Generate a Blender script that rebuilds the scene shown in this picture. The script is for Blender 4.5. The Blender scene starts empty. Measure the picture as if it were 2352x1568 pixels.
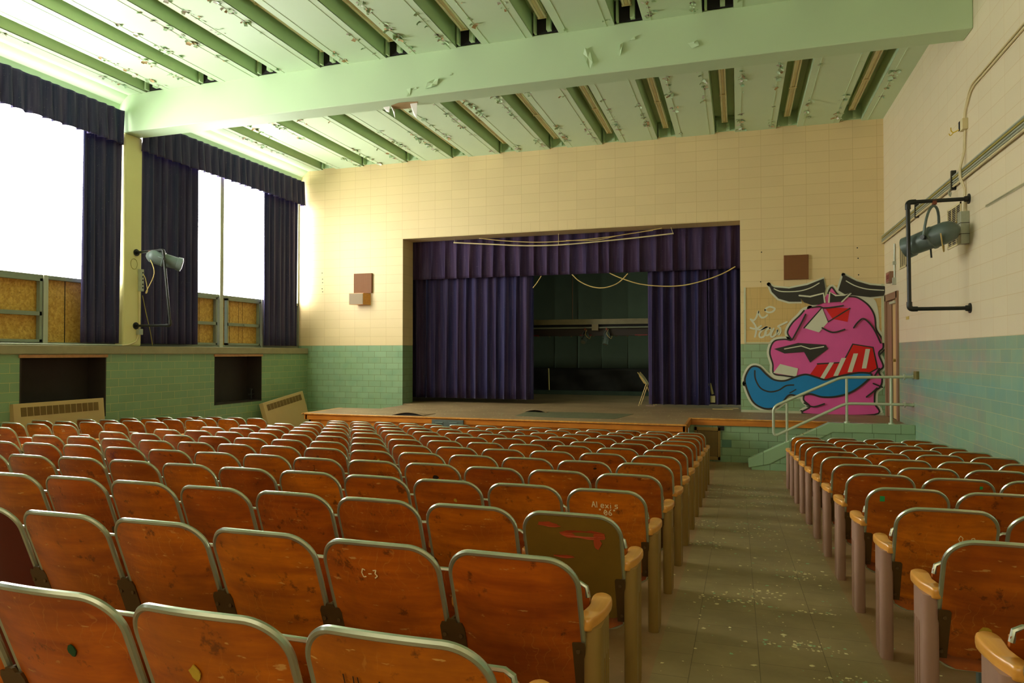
import bpy, bmesh, math, random
from mathutils import Vector, Matrix
from mathutils.geometry import tessellate_polygon
R = random.Random(7)
SC = bpy.context.scene
COL = SC.collection

# ------------------------------------------------------------------ camera, world, lights, exposure
CAMP = Vector((-2.5875, -14.4272, 1.9046)); YAW, PIT, FPX = .3116, .0165, 1610.67
cd = bpy.data.cameras.new('camera'); cam = bpy.data.objects.new('camera', cd); COL.objects.link(cam)
cd.sensor_width = 36.0; cd.lens = 36.0*FPX/2352.0; cd.clip_start = .02; cd.clip_end = 200
cam.location = CAMP; cam.rotation_euler = (math.pi/2+PIT, 0, YAW)
SC.camera = cam
SC.view_settings.view_transform = 'Standard'; SC.view_settings.look = 'None'
SC.view_settings.exposure = 0.2; SC.view_settings.gamma = 1.0; SC.view_settings.use_curve_mapping = False
w = bpy.data.worlds.new('world'); SC.world = w; w.use_nodes = True
w.node_tree.nodes['Background'].inputs[0].default_value = (.85, .92, 1, 1)
w.node_tree.nodes['Background'].inputs[1].default_value = 1.0
WIN = 15.5                                   # brightness of the daylit frosted panes
def area(name, loc, rot, sx, sy, power, col):
    l = bpy.data.lights.new(name, 'AREA'); l.shape = 'RECTANGLE'; l.size = sx; l.size_y = sy
    l.energy = power; l.color = col
    o = bpy.data.objects.new(name, l); COL.objects.link(o); o.location = loc; o.rotation_euler = rot
    return o
# soft fill added behind the camera; daylight from the open wing beside the stage
area('rear_fill', (-4.5, -17.2, 3.6), (math.radians(-78), 0, 0), 8, 3.2, 110, (1, .86, .62)).rotation_euler = (math.radians(80), 0, 0)
area('wing_daylight', (-1.5, 3.6, 3.0), (0, math.radians(80), 0), 1.2, 1.6, 45, (.8, 1, .78))

# ------------------------------------------------------------------ helpers
_c, _s = math.cos(YAW), math.sin(YAW)
FW = Vector((-_s*math.cos(PIT), _c*math.cos(PIT), math.sin(PIT))); RT = Vector((_c, _s, 0)); UP = RT.cross(FW)
def PX(px, py, X=None, Y=None, Z=None):
    """point of the photo on a wall or floor plane"""
    d = RT*((px-1176)/FPX) + UP*((784-py)/FPX) + FW
    for i, v in enumerate((X, Y, Z)):
        if v is not None:
            return CAMP + d*((v-CAMP[i])/d[i])
def vis(p, m=60):
    d = Vector(p)-CAMP; z = d.dot(FW)
    if z < .15: return False
    x = 1176+FPX*d.dot(RT)/z; y = 784-FPX*d.dot(UP)/z
    return -m < x < 2352+m and -m < y < 1568+m
def lin(c): return tuple((v/255/12.92 if v/255 <= .04045 else ((v/255+.055)/1.055)**2.4) for v in c)
def FLOOR(y): return max(0.0, .694-.0653*(y+14.43))
FL0, SZ, GZ, CZ = 0.0, .755, 2.08, 6.252    # hall floor, stage floor, tile top, ceiling

class N:
    def __init__(s, name, rough=.6, metal=0.0, spec=.5):
        s.m = bpy.data.materials.new(name); s.m.use_nodes = True; s.t = s.m.node_tree
        s.b = s.t.nodes['Principled BSDF']
        s.b.inputs['Roughness'].default_value = rough; s.b.inputs['Metallic'].default_value = metal
        s.b.inputs['Specular IOR Level'].default_value = spec
    def n(s, typ, **k):
        o = s.t.nodes.new(typ)
        for a, v in k.items():
            if a.startswith('i_'):
                key = a[2:]; key = int(key) if key.isdigit() else key.replace('_', ' ')
                if isinstance(v, bpy.types.NodeSocket): s.t.links.new(v, o.inputs[key])
                else: o.inputs[key].default_value = v
            else: setattr(o, a, v)
        return o
    def l(s, a, b): s.t.links.new(a, b)
    def math(s, op, a, b=0.0): return s.n('ShaderNodeMath', operation=op, i_0=a, i_1=b).outputs[0]
    def mix(s, f, a, b, typ='MIX'):
        o = s.t.nodes.new('ShaderNodeMix'); o.data_type = 'RGBA'; o.blend_type = typ
        for k, v in ((0, f), (6, a), (7, b)):
            if isinstance(v, bpy.types.NodeSocket): s.t.links.new(v, o.inputs[k])
            else: o.inputs[k].default_value = v if k == 0 else (*v[:3], 1)
        return o.outputs[2]
    def noise(s, scale, vec=None, detail=4, rough=.55):
        o = s.n('ShaderNodeTexNoise', i_Scale=scale, i_Detail=detail, i_Roughness=rough)
        if vec is not None: s.l(vec, o.inputs['Vector'])
        return o.outputs['Fac']
    def ramp(s, f, *st):
        o = s.t.nodes.new('ShaderNodeValToRGB'); e = o.color_ramp.elements
        while len(e) < len(st): e.new(.5)
        for i, (p, c) in enumerate(st):
            e[i].position = p; e[i].color = (c, c, c, 1) if isinstance(c, (int, float)) else (*c[:3], 1)
        s.l(f, o.inputs[0]); return o.outputs[0]
    def obj(s, scale=(1, 1, 1), loc=(0, 0, 0)):
        tc = s.n('ShaderNodeTexCoord')
        mp = s.n('ShaderNodeMapping'); mp.inputs['Scale'].default_value = scale; mp.inputs['Location'].default_value = loc
        s.l(tc.outputs['Object'], mp.inputs[0]); return mp.outputs[0]
    def bump(s, h, strength=.3, dist=.01):
        b = s.n('ShaderNodeBump', i_Strength=strength, i_Distance=dist, i_Height=h); s.l(b.outputs[0], s.b.inputs['Normal'])
    def col(s, c):
        if isinstance(c, bpy.types.NodeSocket): s.l(c, s.b.inputs['Base Color'])
        else: s.b.inputs['Base Color'].default_value = (*c[:3], 1)
        return s.m

def plain(name, rgb, rough=.6, metal=0, var=.12, scale=6, spec=.5):
    k = N(name, rough, metal, spec); c = lin(rgb)
    f = k.noise(scale, k.obj(), 5)
    return k.col(k.mix(f, [v*(1-var) for v in c], [min(1, v*(1+var)) for v in c]))

def masonry(name, rgb, bw, bh, off, px, pz, mortar, rough=.5, var=.05, tints=None, bump=.35, msize=.0035, spec=.5, grime=0.0):
    """blocks laid on X/Z faces and Y/Z faces alike"""
    k = N(name, rough, 0, spec); c = lin(rgb)
    tc = k.n('ShaderNodeTexCoord'); sp = k.n('ShaderNodeSeparateXYZ', i_0=tc.outputs['Object'])
    ge = k.n('ShaderNodeNewGeometry'); sn = k.n('ShaderNodeSeparateXYZ', i_0=ge.outputs['Normal'])
    ax = k.math('GREATER_THAN', k.math('ABSOLUTE', sn.outputs[0]), .5)
    ux = k.math('ADD', sp.outputs[0], px[0]); uy = k.math('ADD', sp.outputs[1], px[1])
    u = k.math('ADD', k.math('MULTIPLY', ux, k.math('SUBTRACT', 1.0, ax)), k.math('MULTIPLY', uy, ax))
    v = k.math('ADD', sp.outputs[2], pz)
    cv = k.n('ShaderNodeCombineXYZ', i_0=u, i_1=v)
    br = k.n('ShaderNodeTexBrick', offset=off, offset_frequency=2, squash=1.0)
    k.l(cv.outputs[0], br.inputs['Vector'])
    for a, val in (('Scale', 1.0), ('Mortar Size', msize), ('Mortar Smooth', .3), ('Bias', 0), ('Brick Width', bw), ('Row Height', bh)):
        br.inputs[a].default_value = val
    br.inputs['Color1'].default_value = (0, 0, 0, 1); br.inputs['Color2'].default_value = (1, 1, 1, 1); br.inputs['Mortar'].default_value = (.5, .5, .5, 1)
    big = k.noise(.7, tc.outputs['Object'], 5)
    fine = k.noise(60, tc.outputs['Object'], 3)
    base = k.mix(k.math('MULTIPLY', br.outputs['Color'], 1.0), [x*(1-var) for x in c], [min(1, x*(1+var)) for x in c])
    if tints:
        base = k.mix(k.ramp(k.noise(tints[1], tc.outputs['Object'], 3), (.5, 0.0), (.68, .75)), base, lin(tints[0]))
        base = k.mix(k.ramp(k.noise(5, cv.outputs[0], 0), (.45, 0.0), (.75, .35)), base, lin(tints[2]))
    base = k.mix(k.math('MULTIPLY', k.ramp(big, (.35, 0.0), (.75, 1.0)), .16), base, [x*.72 for x in c])
    base = k.mix(k.math('MULTIPLY', fine, .10), base, [x*.6 for x in c])
    if grime:
        st = k.noise(3.0, k.obj((9, 9, .5)), 4)
        base = k.mix(k.math('MULTIPLY', k.ramp(st, (.55, 0.0), (.8, 1.0)), grime), base, lin((120, 105, 70)))
    base = k.mix(br.outputs['Fac'], base, lin(mortar))
    h = k.math('SUBTRACT', k.math('MULTIPLY', fine, .25), br.outputs['Fac'])
    k.bump(h, bump, .004)
    return k.col(base)

def wood(name, a, b, rough=.35, axis=2, scale=1.0, coat=.3, wear=0.0, rand=False):
    k = N(name, rough); k.b.inputs['Coat Weight'].default_value = coat; k.b.inputs['Coat Roughness'].default_value = .25
    sc = [22*scale]*3; sc[axis] = 1.4*scale
    vec = k.obj(sc)
    if rand:
        oi = k.n('ShaderNodeObjectInfo')
        off = k.n('ShaderNodeVectorMath', operation='SCALE'); off.inputs['Scale'].default_value = 57.0
        cx = k.n('ShaderNodeCombineXYZ', i_0=oi.outputs['Random'], i_1=k.math('MULTIPLY', oi.outputs['Random'], 3.7), i_2=k.math('MULTIPLY', oi.outputs['Random'], 7.1))
        k.l(cx.outputs[0], off.inputs[0])
        ad = k.n('ShaderNodeVectorMath', operation='ADD', i_0=vec, i_1=off.outputs[0]); vec = ad.outputs[0]
        plainv = k.n('ShaderNodeVectorMath', operation='ADD', i_0=k.obj(), i_1=off.outputs[0]).outputs[0]
    else: plainv = k.obj()
    g = k.noise(1.0, vec, 6, .6)
    c = k.mix(k.ramp(g, (.32, 0.0), (.68, 1.0)), lin(a), lin(b))
    c = k.mix(k.math('MULTIPLY', k.ramp(k.noise(3.2, plainv, 3), (.4, 0.0), (.7, 1.0)), .35), c, [v*.55 for v in lin(a)])
    if wear:
        st = k.ramp(k.noise(11, plainv, 5, .7), (.60, 0.0), (.66, 1.0))
        c = k.mix(k.math('MULTIPLY', st, .6*wear), c, lin((34, 14, 4)))
        sm = k.ramp(k.noise(2.6, plainv, 5, .7), (.42, 0.0), (.62, 1.0)); c = k.mix(k.math('MULTIPLY', sm, .35), c, lin((86, 34, 2)))
        v2 = k.n('ShaderNodeVectorMath', operation='ADD', i_0=plainv, i_1=(11.3, 4.1, 2.2)).outputs[0]
        v3 = k.n('ShaderNodeVectorMath', operation='MULTIPLY', i_0=v2, i_1=(14, 14, 46)).outputs[0]; sr = k.ramp(k.noise(1.0, v3, 3, .6), (.665, 0.0), (.70, 1.0))
        c = k.mix(k.math('MULTIPLY', sr, .6*wear), c, lin((222, 172, 96)))
        # thin scratches
        wv = k.n('ShaderNodeTexWave', i_Scale=9.0, i_Distortion=11.0, i_Detail=2.0)
        wv.inputs['Detail Scale'].default_value = 1.4; k.l(plainv, wv.inputs['Vector'])
        sc_ = k.math('MULTIPLY', k.ramp(wv.outputs['Fac'], (.985, 0.0), (.998, 1.0)), k.ramp(k.noise(4, v2, 2), (.5, 0.0), (.6, .5)))
        c = k.mix(k.math('MULTIPLY', sc_, wear*.7), c, lin((214, 150, 70)))
        hs = k.n('ShaderNodeHueSaturation', i_Color=c)
        k.l(k.math('ADD', k.math('MULTIPLY', oi.outputs['Random'], .24), .86), hs.inputs['Value'])
        k.l(k.math('ADD', k.math('MULTIPLY', oi.outputs['Random'], .010), .497), hs.inputs['Hue'])
        c = hs.outputs[0]
    k.bump(g, .12, .002)
    return k.col(c)

def velvet(name, a, b, rough=.85):
    k = N(name, rough, 0, .2)
    k.b.inputs['Sheen Weight'].default_value = .45; k.b.inputs['Sheen Roughness'].default_value = .4
    k.b.inputs['Sheen Tint'].default_value = (*lin((150, 140, 160)), 1)
    f = k.noise(1.0, k.obj((7, 7, .12)), 3)
    d = k.noise(1.0, k.obj((22, 22, .8)), 5)
    c = k.mix(k.ramp(f, (.4, 0.0), (.62, 1.0)), lin(a), lin(b))
    c = k.mix(k.math('MULTIPLY', k.ramp(d, (.45, 0.0), (.75, 1.0)), .35), c, lin((105, 92, 118)))
    c = k.mix(k.ramp(k.noise(70, k.obj(), 1), (.74, 0.0), (.77, .6)), c, lin((150, 145, 140)))
    return k.col(c)

M = {}
M['block'] = masonry('painted_block', (228, 205, 150), .4064, .2032, 0.0, (.112, 2.517), -GZ+4.064, (206, 180, 124), rough=.42, var=.025, msize=.004)
M['block_side'] = masonry('painted_block_side', (228, 214, 178), .4064, .2032, 0.0, (.112, 2.517), -GZ+4.064, (214, 192, 144), rough=.38, var=.02, msize=.004)
M['tile'] = masonry('green_glazed_tile', (146, 176, 132), .3048, .1355, .5, (.05, .09), -GZ+2.71, (112, 122, 74), rough=.3, var=.08, msize=.004, tints=((138, 168, 118), 1.1, (112, 158, 122)))
M['tile_low'] = masonry('green_glazed_tile_low', (148, 180, 138), .3048, .1355, .5, (.12, .05), .02, (72, 76, 44), rough=.28, var=.07, msize=.003, tints=((138, 168, 118), 1.1, (112, 158, 122)))
M['tile_side'] = masonry('teal_glazed_tile', (140, 172, 142), .3048, .1355, .5, (.1, .02), -GZ+2.71, (176, 184, 138), rough=.16, var=.06, msize=.003, tints=((160, 152, 136), .9, (122, 166, 150)))
M['tile_win'] = masonry('green_wall_tile', (134, 166, 122), .3048, .1355, .5, (.1, .02), -1.89+2.71, (184, 184, 124), rough=.4, var=.07, msize=.0045, tints=((126, 156, 112), 1.0, (124, 162, 126)))
M['ceil'] = plain('pale_green_paint', (204, 229, 190), .55, var=.03, scale=2)
M['slot'] = plain('ceiling_green_shaded', (184, 212, 164), .6, var=.05)  # ceiling paint deepened, some of the slots' shade put into the colour
M['beam'] = plain('beam_green_paint', (196, 223, 180), .6, var=.03, scale=2)
M['column'] = plain('column_yellow_paint', (222, 214, 150), .42, var=.04, scale=3)
M['sill'] = plain('stone_sill', (150, 142, 110), .6, var=.25, scale=5)
M['frame'] = plain('window_frame_grey', (132, 140, 122), .5, var=.15, scale=8)
M['mull'] = plain('mullion_bloom', (176, 178, 158), .5, var=.1)  # paler than the frame, bloom from the bright panes put into the colour
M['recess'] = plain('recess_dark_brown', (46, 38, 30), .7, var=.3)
M['dark'] = plain('near_black', (24, 22, 20), .8)
M['cover'] = plain('tan_enamel', (196, 168, 112), .45, var=.06)
M['slotdark'] = plain('cover_slot', (108, 84, 36), .7)
M['alu'] = plain('dull_aluminium', (198, 206, 184), .28, metal=.85, var=.12, scale=20)
M['rail'] = plain('painted_pipe_rail', (196, 206, 176), .3, metal=.35, var=.1)
M['pipe'] = plain('black_iron_pipe', (44, 46, 42), .38, metal=.5, var=.3, scale=20)
M['conduit'] = plain('galvanised_conduit', (170, 176, 154), .35, metal=.2, var=.2, scale=14)
M['conduit_cream'] = plain('cream_conduit', (216, 202, 152), .45)
M['conduit_olive'] = plain('olive_conduit', (158, 146, 70), .45, var=.2)
M['grey_metal'] = plain('grey_green_metal', (92, 106, 98), .4, metal=.1, var=.2, scale=12)
M['fixture'] = plain('fixture_cream', (226, 214, 160), .35)
M['tube'] = plain('fluorescent_glass', (236, 226, 186), .15)
M['seatwood'] = wood('chair_plywood', (166, 74, 1), (216, 112, 6), rough=.38, axis=0, scale=1.0, coat=.3, wear=1.0, rand=True)
M['armwood'] = wood('armrest_wood', (212, 140, 48), (236, 172, 78), rough=.3, axis=1, scale=.8, coat=.4)
M['post_tan'] = plain('tan_painted_steel', (146, 116, 56), .42, var=.12, scale=9)
M['post_mauve'] = plain('mauve_brown_painted_steel', (160, 124, 104), .42, var=.14, scale=9)
M['bracket'] = plain('dark_brown_steel', (92, 68, 34), .42, metal=.3, var=.2)
M['trimwood'] = wood('orange_stage_trim', (190, 110, 26), (224, 142, 44), rough=.3, axis=0, scale=.6, coat=.3)
M['purple'] = velvet('stage_velvet_purple', (64, 46, 70), (50, 40, 70))
M['bluevelvet'] = velvet('stage_velvet_blue', (34, 36, 74), (56, 42, 70))
M['winvelvet'] = velvet('window_velvet', (58, 52, 82), (42, 46, 76))
M['brown_grille'] = plain('brown_grille', (128, 82, 40), .7, var=.2, scale=60)
M['teal'] = plain('teal_backdrop', (92, 104, 86), .85, var=.2, scale=1.5)
M['blackcloth'] = plain('black_plastic_sheet', (30, 28, 24), .6, var=.4, scale=6)
M['rope'] = plain('yellowed_rope', (206, 182, 112), .7)
M['tread'] = plain('pink_brown_tread', (150, 120, 100), .6, var=.2)
M['door'] = plain('tan_door', (206, 176, 112), .4, var=.08)
M['doorframe'] = plain('brown_door_frame', (146, 110, 80), .45, var=.12)
M['brass'] = plain('worn_brass', (190, 170, 110), .3, metal=.8)
M['signred'] = plain('faded_red_sign', (150, 82, 70), .5)
M['speakerwood'] = wood('speaker_plywood', (196, 130, 30), (220, 150, 44), axis=0)
M['cloth_grey'] = plain('grey_speaker_cloth', (150, 132, 104), .8, var=.15, scale=80)
M['chairgold'] = plain('tan_folding_chair', (178, 150, 84), .4, metal=.2)
M['greentape'] = plain('green_tape', (40, 168, 92), .5)
M['sticker'] = plain('yellow_sticker_remnant', (196, 162, 48), .6, var=.3, scale=60)
M['inkgreen'] = plain('dark_green_ink', (24, 70, 34), .6)
M['chalk'] = plain('pale_scratches', (246, 228, 176), .7)
M['inkblack'] = plain('black_marker', (34, 20, 12), .6)
M['olive_paint'] = plain('olive_painted_plywood', (122, 92, 26), .4, var=.2, scale=7)
M['darkred'] = plain('dark_red_plywood', (84, 20, 6), .35, var=.3, scale=5)
M['redpaint'] = plain('worn_red_paint', (176, 70, 30), .5, var=.3, scale=30)
for nm, c in (('g_pink', (226, 90, 160)), ('g_blue', (0, 128, 190)), ('g_red', (220, 10, 8)), ('g_white', (214, 216, 188)), ('g_black', (40, 38, 30)), ('g_teal', (150, 176, 160))):
    M[nm] = plain('spray_paint_'+nm[2:], c, .42, var=.08, scale=5)

def mk_floor():
    k = N('worn_floor_tile', .5)
    tc = k.n('ShaderNodeTexCoord'); ob = tc.outputs['Object']; sp = k.n('ShaderNodeSeparateXYZ', i_0=ob)
    br = k.n('ShaderNodeTexBrick', offset=.35, offset_frequency=2); k.l(k.obj((1, 1, 1), (.04, .1, 0)), br.inputs['Vector'])
    for a, v in (('Scale', 1.0), ('Mortar Size', .0022), ('Brick Width', .30), ('Row Height', .30), ('Mortar Smooth', .2), ('Bias', 0)): br.inputs[a].default_value = v
    rot = br.inputs['Vector'].links[0].from_node; rot.inputs['Rotation'].default_value = (0, 0, math.pi/2)
    br.inputs['Color1'].default_value = (*lin((150, 132, 90)), 1); br.inputs['Color2'].default_value = (*lin((160, 142, 98)), 1); br.inputs['Mortar'].default_value = (*lin((108, 94, 60)), 1)
    aisle = k.math('MULTIPLY', k.math('GREATER_THAN', sp.outputs[0], -2.96), k.math('LESS_THAN', sp.outputs[0], -1.95))
    c = k.mix(aisle, lin((162, 130, 90)), br.outputs['Color'])
    c = k.mix(k.math('MULTIPLY', k.ramp(k.noise(2.2, ob, 6, .65), (.38, 0.0), (.7, 1.0)), .55), c, lin((104, 92, 58)))
    c = k.mix(k.ramp(k.noise(14, ob, 5), (.6, 0.0), (.75, .35)), c, lin((158, 146, 104)))
    k.bump(k.noise(30, ob, 4), .15, .003)
    return k.col(c)
M['floor'] = mk_floor()
def mk_stagefloor():
    k = N('worn_stage_floor', .55); ob = k.obj()
    c = k.mix(k.noise(1.0, k.obj((1.2, 9, 1)), 5), lin((134, 108, 74)), lin((164, 136, 96)))
    c = k.mix(k.math('MULTIPLY', k.ramp(k.noise(1.6, ob, 6), (.4, 0.0), (.65, 1.0)), .5), c, lin((112, 92, 60)))
    c = k.mix(k.ramp(k.noise(38, ob, 3), (.66, 0.0), (.7, .7)), c, lin((190, 180, 130)))
    k.bump(k.noise(20, ob, 4), .2, .004)
    return k.col(c)
M['stagefloor'] = mk_stagefloor()
def mk_osb():
    k = N('strand_board', .6)
    v = k.n('ShaderNodeTexVoronoi', i_Scale=1.0); k.l(k.n('ShaderNodeVectorMath', operation='ADD', i_0=k.obj((30, 30, 30)), i_1=k.n('ShaderNodeVectorMath', operation='SCALE', i_0=k.n('ShaderNodeTexNoise', i_Scale=6.0).outputs['Color'], i_Scale=9.0).outputs[0]).outputs[0], v.inputs['Vector'])
    n = k.noise(1.0, k.obj((14, 26, 18)), 5)
    c = k.mix(v.outputs['Color'], lin((196, 148, 56)), lin((226, 182, 92)))
    c = k.mix(k.math('MULTIPLY', k.ramp(n, (.42, 0.0), (.66, 1.0)), .55), c, lin((160, 108, 34)))
    c = k.mix(k.ramp(k.noise(42, k.obj(), 2), (.66, 0.0), (.7, .8)), c, lin((112, 70, 22)))
    return k.col(c)
M['osb'] = mk_osb()
def mk_pane():
    k = N('frosted_daylit_pane', .3)
    sp = k.n('ShaderNodeSeparateXYZ', i_0=k.obj())
    cv = k.n('ShaderNodeCombineXYZ', i_0=sp.outputs[1], i_1=sp.outputs[2])
    br = k.n('ShaderNodeTexBrick', offset=.5); k.l(cv.outputs[0], br.inputs['Vector'])
    for a, v in (('Scale', 1.0), ('Mortar Size', .0025), ('Brick Width', .4), ('Row Height', .3), ('Mortar Smooth', .1)): br.inputs[a].default_value = v
    st = k.math('MULTIPLY', k.math('SUBTRACT', 1.0, k.math('MULTIPLY', br.outputs['Fac'], .5)), WIN)
    k.b.inputs['Emission Color'].default_value = (1.0, .985, .94, 1); k.l(st, k.b.inputs['Emission Strength'])
    return k.col((.8, .8, .8))
M['pane'] = mk_pane()

class MB:
    def __init__(s): s.bm = bmesh.new(); s.mi = 0
    def _f(s, vs):
        try:
            f = s.bm.faces.new(vs); f.material_index = s.mi; return f
        except ValueError: return None
    def box(s, x0, x1, y0, y1, z0, z1, mi=None):
        if mi is not None: s.mi = mi
        v = [s.bm.verts.new((x, y, z)) for x in (min(x0, x1), max(x0, x1)) for y in (min(y0, y1), max(y0, y1)) for z in (min(z0, z1), max(z0, z1))]
        for q in ((0, 1, 3, 2), (4, 6, 7, 5), (0, 4, 5, 1), (2, 3, 7, 6), (0, 2, 6, 4), (1, 5, 7, 3)): s._f([v[i] for i in q])
        return s
    def quad(s, a, b, c, d): s._f([s.bm.verts.new(p) for p in (a, b, c, d)]); return s
    def tube(s, pts, r, n=10, cap=True, closed=False):
        pts = [Vector(p) for p in pts]; L = len(pts); rings = []
        rad = r if isinstance(r, (list, tuple)) else [r]*L
        up = None
        for i, p in enumerate(pts):
            if closed: t = pts[(i+1) % L]-pts[i-1]
            else: t = pts[min(i+1, L-1)]-pts[max(i-1, 0)]
            if t.length < 1e-9: t = Vector((0, 0, 1))
            t.normalize()
            if up is None:
                up = t.cross(Vector((0, 0, 1))) if abs(t.z) < .9 else t.cross(Vector((0, 1, 0)))
                up.normalize()
            else:
                up = up - t*up.dot(t)
                if up.length < 1e-6: up = t.orthogonal()
                up.normalize()
            b = t.cross(up)
            rings.append([s.bm.verts.new(p+(up*math.cos(2*math.pi*k/n)+b*math.sin(2*math.pi*k/n))*rad[i]) for k in range(n)])
        for i in range(L if closed else L-1):
            a, b = rings[i], rings[(i+1) % L]
            for k in range(n): s._f([a[k], a[(k+1) % n], b[(k+1) % n], b[k]])
        if cap and not closed: s._f(rings[0][::-1]); s._f(rings[-1])
        return s
    def cyl(s, a, b, r, n=16, r2=None): return s.tube([a, b], [r, r if r2 is None else r2], n)
    def prism(s, pts, axis, a, b):
        """2D outline extruded along an axis; outline coords are the two other axes in order"""
        def P(p, h):
            q = [p[0], p[1]]; q.insert(axis, h); return q
        lo = [s.bm.verts.new(P(p, a)) for p in pts]; hi = [s.bm.verts.new(P(p, b)) for p in pts]
        n = len(pts)
        for i in range(n): s._f([lo[i], lo[(i+1) % n], hi[(i+1) % n], hi[i]])
        tri = tessellate_polygon([[Vector((p[0], p[1], 0)) for p in pts]])
        for t in tri: s._f([lo[i] for i in t][::-1]); s._f([hi[i] for i in t])
        return s
    def grid(s, fn, nu, nv):
        g = [[s.bm.verts.new(fn(i/nu, j/nv)) for j in range(nv+1)] for i in range(nu+1)]
        for i in range(nu):
            for j in range(nv): s._f([g[i][j], g[i+1][j], g[i+1][j+1], g[i][j+1]])
        return g
    def build(s, name, mats, parent=None, smooth=False, world=True, bevel=0, subs=0, recalc=True):
        if recalc: bmesh.ops.recalc_face_normals(s.bm, faces=s.bm.faces)
        me = bpy.data.meshes.new(name)
        if parent is not None and world:
            off = parent_world(parent)
            bmesh.ops.translate(s.bm, verts=s.bm.verts, vec=-off)
        s.bm.to_mesh(me); s.bm.free()
        if smooth:
            for p in me.polygons: p.use_smooth = True
        for m in (mats if isinstance(mats, (list, tuple)) else [mats]): me.materials.append(m)
        o = bpy.data.objects.new(name, me); COL.objects.link(o)
        if parent is not None: o.parent = parent
        if bevel:
            b = o.modifiers.new('b', 'BEVEL'); b.width = bevel; b.segments = 2; b.limit_method = 'ANGLE'; b.angle_limit = math.radians(40)
        if smooth and bevel == 0:
            e = o.modifiers.new('e', 'EDGE_SPLIT'); e.split_angle = math.radians(42)
        return o
def parent_world(p):
    v = Vector((0, 0, 0))
    while p is not None: v = v+p.location; p = p.parent
    return v
def tag(o, label=None, cat=None, group=None, kind=None):
    for k, v in (('label', label), ('category', cat), ('group', group), ('kind', kind)):
        if v: o[k] = v
    return o
def thing(name, loc, label, cat, group=None, rz=0):
    o = bpy.data.objects.new(name, None); COL.objects.link(o); o.location = loc; o.rotation_euler = (0, 0, rz); o.empty_display_size = .05
    return tag(o, label, cat, group)
def struct(o, label=None, cat=None): return tag(o, label, cat, None, 'structure')
def catmull(p, n=6, closed=False):
    p = [Vector(q) for q in p]; L = len(p); out = []
    rng = range(L if closed else L-1)
    for i in rng:
        a = p[(i-1) % L] if closed or i > 0 else p[i]; b = p[i]; c = p[(i+1) % L]; d = p[(i+2) % L] if closed or i+2 < L else c
        for k in range(n):
            t = k/n
            out.append(.5*((2*b)+(c-a)*t+(2*a-5*b+4*c-d)*t*t+(3*b-a-3*c+d)*t**3))
    if not closed: out.append(p[-1])
    return out

# ------------------------------------------------------------------ room shell
m = MB(); ys = [-18, -3.8, .6]
for a, b in zip(ys, ys[1:]): m.quad((-13, a, FLOOR(a)), (.1, a, FLOOR(a)), (.1, b, FLOOR(b)), (-13, b, FLOOR(b)))
m.quad((-13, -18, -.5), (.1, -18, -.5), (.1, .6, -.5), (-13, .6, -.5))
struct(m.build('floor', M['floor']), 'worn olive brown tile floor sloping down to the stage', 'floor')

OX0, OX1, OZ = -9.85, -2.535, 4.505     # stage opening
m = MB()
m.box(-12.95, OX0, 0, .52, GZ, CZ+.35, 0); m.box(OX1, .1, 0, .52, GZ, CZ+.35, 0); m.box(OX0, OX1, 0, .52, OZ, CZ+.35, 0)
m.box(-12.95, OX0, 0, .52, -.1, GZ, 1); m.box(OX1, .1, 0, .52, -.1, GZ, 2)
struct(m.build('wall_stage', [M['block'], M['tile'], M['tile']]), 'cream painted block wall with green tile below around the stage opening', 'wall')
m = MB()   # half blocks of the lintel: short vertical joints over the opening
for i in range(19):
    x = -.112-.4064*i-.2032
    if OX0 < x < OX1: m.box(x-.0025, x+.0025, -.0012, .0, OZ+.015, OZ+.2)
struct(m.build('trim_lintel_joints', plain('joint_cream', (214, 190, 134), .6)), 'short upright joints in the lintel course over the stage opening', 'trim')

# right wall with door opening
DY0, DY1, DZ = -1.16, -.13, 2.86
m = MB()
m.box(0, .3, -18, DY0, GZ, CZ+.35, 0); m.box(0, .3, DY1, .0, GZ, CZ+.35, 0); m.box(0, .3, DY0, DY1, DZ, CZ+.35, 0)
m.box(0, .3, -18, DY0, -.1, GZ, 1); m.box(0, .3, DY1, .0, -.1, GZ, 1); m.box(0, .3, DY0, DY1, -.1, SZ, 1)
struct(m.build('wall_right', [M['block_side'], M['tile_side']]), 'cream painted block wall with glazed teal tile below, right side', 'wall')
m = MB()
m.box(-13, .3, -18.2, -18, -.1, GZ, 1); m.box(-13, .3, -18.2, -18, GZ, CZ+.35, 0)
struct(m.build('wall_back', [M['block_side'], M['tile_side']]), 'plain rear wall of the hall behind the seats', 'wall')

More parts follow.
